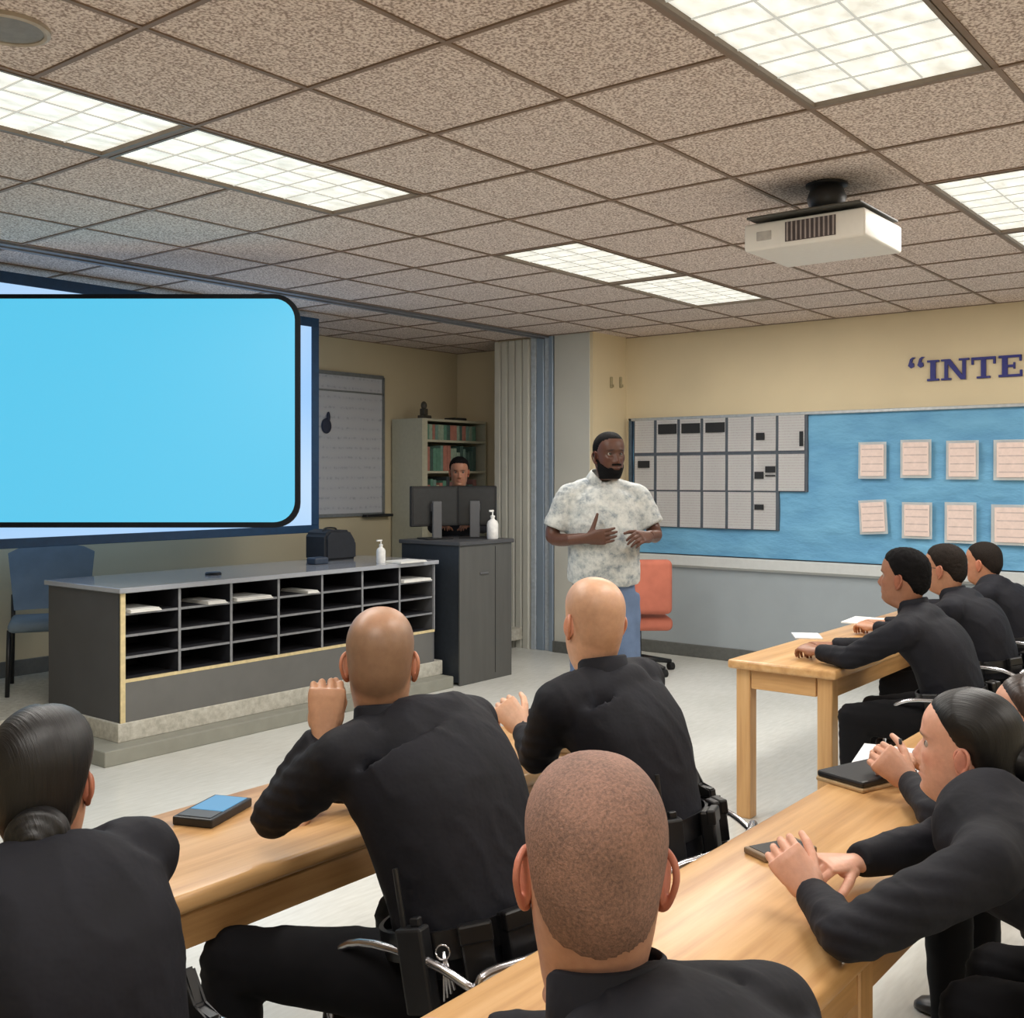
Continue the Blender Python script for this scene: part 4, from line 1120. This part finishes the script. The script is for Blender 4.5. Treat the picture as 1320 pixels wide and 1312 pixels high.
    for k in range(n_):
        a = 2 * PI * (k + .5) / n_; dirv = rr * math.sin(a) + ff * math.cos(a)   # a=0 front
        fr_ = max(0, math.cos(a)); low = .030 * fr_ ** 3; cpt = nk + ff * .006
        pr_ = [cpt + dirv * (R0 * 1.10) - up * (.018 + low), cpt + dirv * (R0 * 1.02) + up * (hh - low * 1.2), cpt + dirv * (R0 * .95) + up * (hh + .004 - low * 1.2), cpt + dirv * (R0 * .93) + up * (hh - .004 - low * 1.2), cpt + dirv * (R0 * .98) - up * (.02 + low)]
        if S.get('open_collar'):
            pr_[0] = cpt + dirv * (R0 * 1.28) - up * (.012 + low * 1.5)
        rings.append([b.verts.new(p) for p in pr_])
    gap = 1 if S.get('open_collar') else 0
    for k in range(gap, n_ - gap):
        a_, c_ = rings[k], rings[(k + 1) % n_] if k + 1 < n_ or not gap else None
        if c_ is None: continue
        for q in range(4): b.faces.new((a_[q], a_[q + 1], c_[q + 1], c_[q]))
    obj('collar', b, S.get('shirt', M_UNI), so, smooth=True)
    # ---- trousers
    b = B()
    ctr = (hip[0] + hip[1]) / 2
    top = spine[0].lerp(spine[1], .35)
    if not S.get('standing'):
        loft_body(b, [ctr - Vector((0, 0, .09)), ctr, top], [hacross] * 3, [.165 * W, .18 * W, .155 * W], [.12, .13, .115], 20, 3)
        for k in (0, 1):
            tube(b, [hip[k], hip[k].lerp(kn[k], .5), kn[k]], [.095, .085, .068], 16, 3); ball(b, kn[k], .068)
            tube(b, [kn[k], kn[k].lerp(an[k], .4), an[k]], [.066, .064, .052], 16, 3)
    else:
        loft_body(b, [ctr - Vector((0, 0, .06)), ctr + Vector((0, 0, .04)), top], [hacross] * 3, [.17, .178, .165], [.115, .125, .11], 20, 3)
        for k in (0, 1):
            tube(b, [hip[k], hip[k].lerp(kn[k], .5), kn[k], kn[k].lerp(an[k], .5), an[k]], [.098, .09, .074, .07, .066], 16, 3)
    tr = fuse(b, .013, 4); wrinkle(tr, .006, 9, [kn[0], kn[1]], .003)
    tr.materials.append(S.get('trousers', M_TROU)); obj('trousers', tr, None, t, smooth=True)
    # ---- shoes
    for k in (0, 1):
        fd = S.get('footdir', Vector((0, 1, 0))).normalized(); sd = Vector((0, 0, 1)).cross(fd); a_ = an[k]; z0 = base.z
        b = B(); rings = []
        for (y_, hw_, h_) in ((-.075, .028, .06), (-.06, .036, .09), (-.02, .038, .10), (.03, .036, .085), (.09, .045, .055), (.14, .044, .042), (.175, .032, .034), (.19, .012, .02)):
            c0 = Vector((a_.x, a_.y, z0)) + fd * y_
            rings.append([b.verts.new(c0 + sd * (hw_ * math.cos(q)) + Vector((0, 0, h_ / 2 + h_ / 2 * math.copysign(abs(math.sin(q)) ** .7, math.sin(q))))) for q in [2 * PI * j / 16 for j in range(16)]])
        stitch(b, rings); obj('shoe', b, S.get('shoes', M_BOOT), t, smooth=True)
    # ---- duty belt
    if S.get('belt', True):
        bp = spine[0].lerp(spine[1], S.get('beltpos', .55)); bt = (spine[1] - spine[0]).normalized(); hwB = S['hw'][0] * W * 1.04 + .006; hdB = S['hd'][0] * W * 1.04 + .006
        rB = hacross; fB = bt.cross(rB).normalized()
        if fB.dot(S.get('footdir', Vector((0, 1, 0)))) < 0: fB = -fB
        def ringpt(a, r_out=1.0, h=0): 
            c_, s_ = math.cos(a), math.sin(a)
            return bp + rB * (hwB * r_out * math.copysign(abs(c_) ** .85, c_)) + fB * (hdB * r_out * math.copysign(abs(s_) ** .85, s_)) + bt * h
        b = B(); n_ = 40; rings = [[b.verts.new(q) for q in (ringpt(a, 1, -.028), ringpt(a, 1.05, -.028), ringpt(a, 1.05, .028), ringpt(a, 1, .028))] for a in [2 * PI * k / n_ for k in range(n_)]]
        for k in range(n_):
            a_, c_ = rings[k], rings[(k + 1) % n_]
            for q in range(4): b.faces.new((a_[q], a_[(q + 1) % 4], c_[(q + 1) % 4], c_[q]))
        bl = obj('duty_belt', b, M_BELT, t, smooth=30)
        for (deg, kind_) in S.get('gear', ((-60, 'pouch'), (-120, 'pouch'), (-5, 'holster'), (180, 'radio'))):
            a = deg * D2R; p = ringpt(a, 1.06); out = (ringpt(a, 1.2) - ringpt(a, 1.0)).normalized(); Mg = basis(p + out * .018, out, bt)
            b = B()
            if kind_ == 'pouch':
                box(b, -.032, .032, -.018, .02, -.07, .035, .006, 2, Mg); box(b, -.034, .034, .0, .024, .0, .038, .005, 2, Mg); ob = obj('pouch', b, M_BELT, bl)
                b = B(); ball(b, Mg @ Vector((0, .025, .012)), .006); obj('snap', b, M_CHROME, ob, smooth=True) if False else b.free()
            elif kind_ == 'holster':
                prism_pts = [(-.035, .03), (.045, .03), (.038, -.12), (.02, -.22), (-.015, -.22), (-.03, -.1)]
                prism(b, prism_pts, 1, -.012, .03); bmesh.ops.bevel(b, geom=b.edges[:], offset=.006, segments=2, affect='EDGES')
                for v in b.verts: v.co = Mg @ v.co
                obj('holster', b, M_BELT, bl)
                b = B(); prism(b, [(-.03, .02), (.03, .02), (.03, .05), (-.02, .058), (-.045, .115), (-.085, .10), (-.055, .04)], 1, -.004, .02); bmesh.ops.bevel(b, geom=b.edges[:], offset=.004, segments=2, affect='EDGES')
                for v in b.verts: v.co = Mg @ v.co
                obj('pistol_grip', b, M_BLACK, bl)
            elif kind_ == 'radio':
                box(b, -.03, .03, -.016, .022, -.11, .05, .006, 2, Mg); tube(b, [Mg @ Vector((.018, .002, .05)), Mg @ Vector((.018, .002, .16))], .006, 8); box(b, -.02, .0, -.008, .008, .05, .066, .002, 1, Mg); obj('radio', b, M_BLACK, bl)
            elif kind_ == 'keys':
                for q in range(4): tube(b, [Mg @ Vector((0, .015, .0)), Mg @ Vector((-.012 + .008 * q, .02, -.07 - .006 * q))], .003, 6)
                tube(b, [Mg @ Vector((.014 * math.cos(q), .02, .014 * math.sin(q))) for q in [2 * PI * j / 12 for j in range(13)]], .002, 6); obj('keys', b, M_CHROME, bl, smooth=True)
    return t, so

# ------------------------------------------------------------------ seated officers
V3 = Vector
def seated(label, hipx, hipy, shoulders, elbows, wrists, neck, head, knees=None, hipz=.55, S_nk=-.142, **kw):
    hip = [V3((hipx - .10, hipy + .02, hipz)), V3((hipx + .10, hipy + .02, hipz))]
    kn = knees or [V3((hipx - .14, hipy + .46, .50)), V3((hipx + .14, hipy + .46, .50))]
    an = [V3((k.x, k.y - .02, .09)) for k in kn]
    s0 = (shoulders[0] + shoulders[1]) / 2
    hc_, yw_ = head[0], head[1]; nk = V3(hc_) + V3((-math.cos(yw_) * .035, -math.sin(yw_) * .035 - .022, S_nk)) if neck is None else V3(neck)
    p0 = V3((hipx, hipy, hipz + .03)); p1 = p0.lerp(s0, .34) + V3((0, -.035, .0)); p2 = p0.lerp(s0, .70) + V3((0, -.045, .01)); p3 = s0 + V3((0, -.02, -.02)); p4 = nk + V3((0, -.004, -.006)); p3b = p3.lerp(p4, .55) + V3((0, -.014, .004))
    spec = dict(base=(hipx, hipy, 0), hip=hip, kn=kn, an=an, sh=shoulders, el=elbows, wr=wrists, neck=nk, head=head, spine=[p0, p1, p2, p3, p3b, p4],
                hw=[.168, .168, .186, .196, .125, .062], hd=[.12, .122, .128, .116, .092, .060])
    spec.update(kw); return make_person(label, spec)
SK_TAN = rgb(196, 150, 124); SK_PALE = rgb(216, 172, 146); SK_BROWN = rgb(150, 104, 78); SK_DARK = rgb(92, 60, 46)
BLACKHAIR = rgb(22, 20, 20); BROWNHAIR = rgb(54, 42, 34)
M_H_BLACK = m_hair('black_hair', rgb(13, 12, 13), rough=.46); M_H_SHORT = m_hair('short_black_hair', rgb(13, 12, 13), False, .85)
M_H_BROWN = m_hair('short_dark_hair', rgb(32, 27, 24), False, .8)
r_ = lambda a: a * D2R

# A : bald officer, hand to his ear
seated('bald officer from behind, left hand raised to his ear, elbow on table', 1.74, 1.47,
       [V3((1.56, 1.69, .985)), V3((1.92, 1.64, 1.005))], [P(352, 1052, 2.40), V3((2.02, 1.90, .80))], [P(418, 942, 2.36), V3((1.84, 2.06, .79))],
       None, (P(491, 846, 2.46), r_(40), .08, .0), W=1.10,
       knees=[P(300, 1235, 2.30), V3((1.92, 1.86, .50))], skin=rgb(200, 154, 124), haircol=BROWNHAIR, stubble=.75, stubcol=rgb(112, 92, 74)[:3], stubstyle='fade', ear=1.0,
       hands=[dict(dir=V3((.12, .02, 1)), back=V3((-.5, -.7, .1)), side=1, curl=(.9, 1.2, .7), thumb=(.3, .4)), dict(dir=V3((-1, .3, -.1)), back=V3((0, 0, 1)), side=-1)],
       gear=((-100, 'pouch'), (-125, 'pouch'), (-145, 'keys'), (-165, 'radio'), (-60, 'pouch'), (-5, 'holster')), voxel=.008, hvox=.0024, beltpos=.5)
# B : second bald officer
seated('bald officer from behind, head turned left, hands clasped over the table', 2.46, 1.47,
       [V3((2.285, 1.65, .985)), V3((2.635, 1.61, 1.0))], [P(692, 975, 2.95), V3((2.74, 1.84, .80))], [P(672, 938, 3.14), V3((2.60, 2.02, .85))],
       None, (P(764, 797, 2.97), r_(60), .06, .03), skin=rgb(222, 176, 146), haircol=BROWNHAIR, stubble=.42, stubcol=rgb(160, 126, 98)[:3],
       hands=[dict(dir=V3((-.02, .5, .45)), back=V3((-.6, -.5, .3)), side=1, curl=(.8, 1.0, .6)), dict(dir=V3((-1, .35, .25)), back=V3((.2, .3, 1)), side=-1, curl=(.7, .9, .6))],
       gear=((-20, 'holster'), (-50, 'pouch'), (-80, 'pouch'), (-120, 'radio')), beltpos=.6, hvox=.0026)
# C : foreground officer
M_BUZZ = m_buzz('buzz_cut_brown', rgb(158, 120, 104), rgb(108, 84, 74))
seated('officer with brown buzz cut in the centre foreground, back of head nearest', 1.02, .38,
       [V3((.81, .56, .935)), V3((1.145, .54, .955))], [V3((.74, .78, .80)), V3((1.27, .76, .80))], [V3((.92, .95, .79)), V3((1.16, .98, .79))],
       None, (P(765, 1103, 1.235), r_(40), .03, .02), skin=rgb(208, 158, 132), haircol=BROWNHAIR, stubble=.35, stubcol=rgb(140, 104, 86)[:3], ear=1.04,
       hair=('fade', .0035, M_BUZZ), hvox=.003, voxel=.007, neckw=1.1, hs=1.02, earred=1.5)
# D : woman with low bun, left
seated('officer with slicked black hair in a low bun, left edge, seen from behind', .88, 1.50,
       [V3((.74, 1.66, .93)), V3((1.045, 1.63, .935))], [V3((.70, 1.88, .80)), V3((1.12, 1.86, .80))], [V3((.82, 2.08, .79)), V3((1.0, 2.08, .79))],
       None, (P(58, 1000, 1.84), r_(47), .02, 0), W=.90, female=True, skin=rgb(196, 140, 112), haircol=BLACKHAIR,
       hair=('slick', .013, M_H_BLACK), bun=((.022, -.122, .058), .050), ear=.88, hs=.98, hvox=.003, voxel=.008)
# E : woman in profile, right
seated('officer with sleek black bun in profile, hands clasped on near table', 2.34, .24,
       [P(1270, 1120, 1.91), V3((2.46, .57, .87))], [P(1092, 1208, 1.84), V3((2.36, .72, .80))], [P(1046, 1150, 2.06), P(1098, 1112, 2.20)],
       None, (P(1243, 960, 2.30), r_(92), .04, 0), W=.92, handscale=.93, collar_h=.05, S_nk=-.122, trap=.68, ear=.86, knees=[V3((2.28, .62, .5)), V3((2.48, .62, .5))], female=True, skin=rgb(224, 172, 148), haircol=BLACKHAIR, nose=.85, jaw=.9,
       hair=('slick', .012, M_H_BLACK), bun=((0, -.120, .105), .042), hs=.98, hvox=.0024, voxel=.007, arm=.92,
       hands=[dict(dir=V3((.05, .55, .55)), back=V3((-.75, -.3, .25)), side=1, curl=(.5, .8, .5), thumb=(.5, .2), forearm=.06), dict(dir=V3((-.75, .35, .12)), back=V3((-.1, -.1, 1)), side=-1, curl=(.7, .9, .5), forearm=.06)])
# F : woman behind E
seated('officer half hidden behind the woman in profile, pen in hand, right edge', 3.13, .42,
       [V3((2.86, .60, .88)), V3((3.22, .60, .88))], [P(1212, 1052, 2.50), V3((3.22, .84, .80))], [P(1172, 1006, 2.80), V3((3.02, .98, .80))],
       None, (P(1328, 926, 2.86), r_(90), .03, 0), W=.92, female=True, skin=rgb(206, 158, 134), haircol=BROWNHAIR, nose=.85,
       hair=('slick', .010, m_hair('dark_brown_hair', rgb(50, 40, 36))), hvox=.0026, arm=.92,
       hands=[dict(dir=V3((-.15, .6, .5)), back=V3((-.7, -.4, .2)), side=1, curl=(.8, .9, .5)), dict(dir=V3((-.6, .5, .3)), back=V3((0, 0, 1)), side=-1, curl=(.8, .9, .6))])
# P1..P3 : right front table
def front_row(label, dx, headpx, **kw):
    hx = 4.82 + dx; dy = dx * .087
    k = dict(skin=SK_BROWN, haircol=BLACKHAIR, hvox=.0035, voxel=.010, gear=((-60, 'pouch'), (-120, 'pouch'), (-5, 'holster'), (175, 'pouch')),
             hands=[dict(dir=V3((.35, .8, .1)), back=V3((-.3, 0, 1)), side=1, curl=(.5, .7, .5)), dict(dir=V3((-.8, .5, .1)), back=V3((0, 0, 1)), side=-1, curl=(.5, .7, .5))])
    k.update(kw)
    sz = kw.pop('shz', 0) if 'shz' in kw else 0; k.pop('shz', None)
    return seated(label, hx, 1.38 + dy, [V3((hx - .20, 1.53 + dy, .918 + sz)), V3((hx + .18, 1.53 + dy, .925 + sz))], [V3((hx - .19, 1.77 + dy, .785)), V3((hx + .22, 1.77 + dy, .785))],
           [V3((hx - .10, 1.955 + dy, .785)), V3((hx + .10, 1.98 + dy, .785))], None, headpx, **k)
front_row('officer with short black curls, nearest of three at the right front table', .0, (P(1163, 742, 4.80), r_(86), .04, 0), hair=('short', .013, M_H_SHORT), skin=rgb(158, 112, 88),
          knees=[P(1100, 925, 4.60), V3((4.98, 1.78, .5))])
front_row('officer with glasses and short dark hair, middle of three at right table', .95, (P(1216, 731, 5.60), r_(82), -.03, 0), hair=('short', .009, M_H_BROWN), skin=rgb(188, 140, 112), glasses=True, shz=-.005)
front_row('officer with faded short hair, farthest of three at the right table', 1.90, (P(1266, 724, 6.40), r_(80), -.03, 0), hair=('fade', .006, M_H_BROWN), skin=rgb(192, 138, 108), shz=-.012, stubble=.3)

# pen held by F
pw = P(1163, 985, 2.86)
b = B(); tube(b, [pw + V3((0, 0, -.05)), pw + V3((-.01, .0, .04)), pw + V3((-.016, .0, .07))], [.0015, .0045, .0045], 8)
tag(obj('pen', b, M_BLACK, smooth=True), 'black pen held upright in the hand of the half-hidden officer', 'pen')

for (x, y, lab) in ((1.76, 1.52, 'chrome framed brown chair under the bald officer touching his ear'), (2.47, 1.52, 'chrome framed brown chair under the bald officer with clasped hands'),
                    (1.02, .40, 'chrome framed brown chair under the buzz-cut officer in the foreground'), (.88, 1.54, 'chrome framed brown chair under the officer with the low bun at left'),
                    (2.34, .30, 'chrome framed brown chair under the woman in profile'), (3.13, .46, 'chrome framed brown chair under the half-hidden officer at the right edge'),
                    (4.82, 1.43, 'chrome framed brown chair under the nearest officer at the right front table'), (5.77, 1.51, 'chrome framed brown chair under the officer with glasses'),
                    (6.72, 1.59, 'chrome framed brown chair under the farthest officer at the right front table')):
    if x == 1.76:
        CH0 = chrome_chair(0, 0, 0, lab); CH0.location = (x, y, 0)
    else:
        c = copy_tree(CH0); c.location = (x, y, 0); c['label'] = lab

# ------------------------------------------------------------------ standing speaker
def m_floral():
    n = NT('patterned_shirt_cloth'); n.set(Roughness=.85)
    nn = n.noise(n.coords(), 30, 5, .75); n2 = n.noise(n.coords((1, 1, 1.5)), 9, 3, .6)
    mx = n.add('ShaderNodeMix', data_type='FLOAT'); mx.inputs[0].default_value = .4; n.link(nn, mx.inputs[2]); n.link(n2, mx.inputs[3])
    n.base(n.ramp(mx.outputs[0], [(.36, rgb(116, 126, 134)), (.45, rgb(164, 170, 172)), (.54, rgb(192, 195, 193)), (.66, rgb(208, 209, 205))])); return n.m
M_FLO = m_floral(); M_JEAN = mat('blue_denim', rgb(96, 116, 148), .8, var=.12, vs=14, bump=.2)
dS = 6.1
bs = P(778, 900, dS); bx_, by_ = bs.x, bs.y
yaw_b = r_(222); fv = V3((math.cos(yaw_b), math.sin(yaw_b), 0)); rv = V3((math.sin(yaw_b), -math.cos(yaw_b), 0))   # rv: his right
def SP(r, f, z): return V3((bx_, by_, z)) + rv * r + fv * f
so_sp = make_person('man in pale patterned short-sleeved shirt and blue jeans standing and speaking with gesturing hands', dict(
    base=(bx_, by_, 0), standing=True, hip=[SP(-.11, 0, .92), SP(.11, 0, .92)], kn=[SP(-.13, .02, .50), SP(.12, .03, .50)], an=[SP(-.15, -.02, .10), SP(.14, -.02, .10)],
    sh=[SP(-.195, -.01, 1.475), SP(.195, -.01, 1.475)], el=[SP(-.29, .02, 1.265), SP(.29, .0, 1.245)], wr=[SP(-.215, .235, 1.26), SP(.12, .20, 1.245)], neck=SP(0, -.015, 1.578),
    spine=[SP(0, .0, .99), SP(0, .02, 1.12), SP(0, .02, 1.30), SP(0, .0, 1.44), SP(0, -.01, 1.50), SP(0, -.015, 1.55)], hw=[.205, .20, .205, .195, .13, .07], hd=[.15, .155, .148, .118, .09, .068],
    head=(P(786, 585, dS - .05), r_(238), .02, 0), lip=rgb(84, 52, 46)[:3], skin=rgb(92, 62, 50), haircol=rgb(18, 15, 14), hair=('fade', .004, M_H_SHORT), beard=(.0022, M_H_SHORT), beardfat=.0, jaw=.93, hs=1.06, neckw=1.12,
    hands=[dict(dir=rv * .62 + fv * .75 + V3((0, 0, -.02)), back=-rv * .5 + V3((0, 0, .7)) + fv * .5, side=1, curl=(.5, .6, .4), thumb=(.7, .2), forearm=.10, stub=.75),
           dict(dir=-rv * .85 + fv * .25 + V3((0, 0, .1)), back=fv + V3((0, 0, -.1)), side=-1, curl=(.35, .35, .25), thumb=(1.1, -.1), spread=.09, forearm=.10, stub=.75)],
    shirt=M_FLO, trousers=M_JEAN, bare=True, footdir=fv, belt=False, open_collar=True, collar_r=.076, collar_h=.03, wr_amp=.009, voxel=.010, hvox=.003, handscale=1.08,
    shoes=mat('brown_shoe', rgb(60, 44, 34), .5)))

# man at the desk behind the podium
p = P(592, 620, 9.25); bx_, by_ = p.x, p.y
yaw_b = r_(214); fv = V3((math.cos(yaw_b), math.sin(yaw_b), 0)); rv = V3((math.sin(yaw_b), -math.cos(yaw_b), 0)); z_ = .19 - .155
def SQ(r, f, z): return V3((bx_, by_, z + z_)) + rv * r + fv * f
make_person('man in dark shirt behind the computer monitors at the podium', dict(
    base=(bx_, by_, .19), standing=True, hip=[SQ(-.10, 0, .87), SQ(.10, 0, .87)], kn=[SQ(-.11, .02, .5), SQ(.11, .02, .5)], an=[SQ(-.12, -.02, .26), SQ(.12, -.02, .26)],
    sh=[SQ(-.17, 0, 1.36), SQ(.17, 0, 1.36)], el=[SQ(-.22, .05, 1.11), SQ(.22, .05, 1.11)], wr=[SQ(-.13, .22, 1.14), SQ(.13, .22, 1.14)], neck=SQ(0, -.01, 1.43),
    spine=[SQ(0, 0, .92), SQ(0, .01, 1.03), SQ(0, .01, 1.17), SQ(0, 0, 1.31), SQ(0, 0, 1.37), SQ(0, -.01, 1.41)], hw=[.16, .155, .17, .16, .11, .06], hd=[.11, .115, .12, .1, .08, .06],
    head=(P(592, 607, 9.22), r_(222), -.12, .0), skin=rgb(170, 122, 98), haircol=BLACKHAIR, hair=('short', .009, M_H_SHORT), footdir=fv, belt=False, voxel=.014, hvox=.004))

bpy.context.view_layer.update()
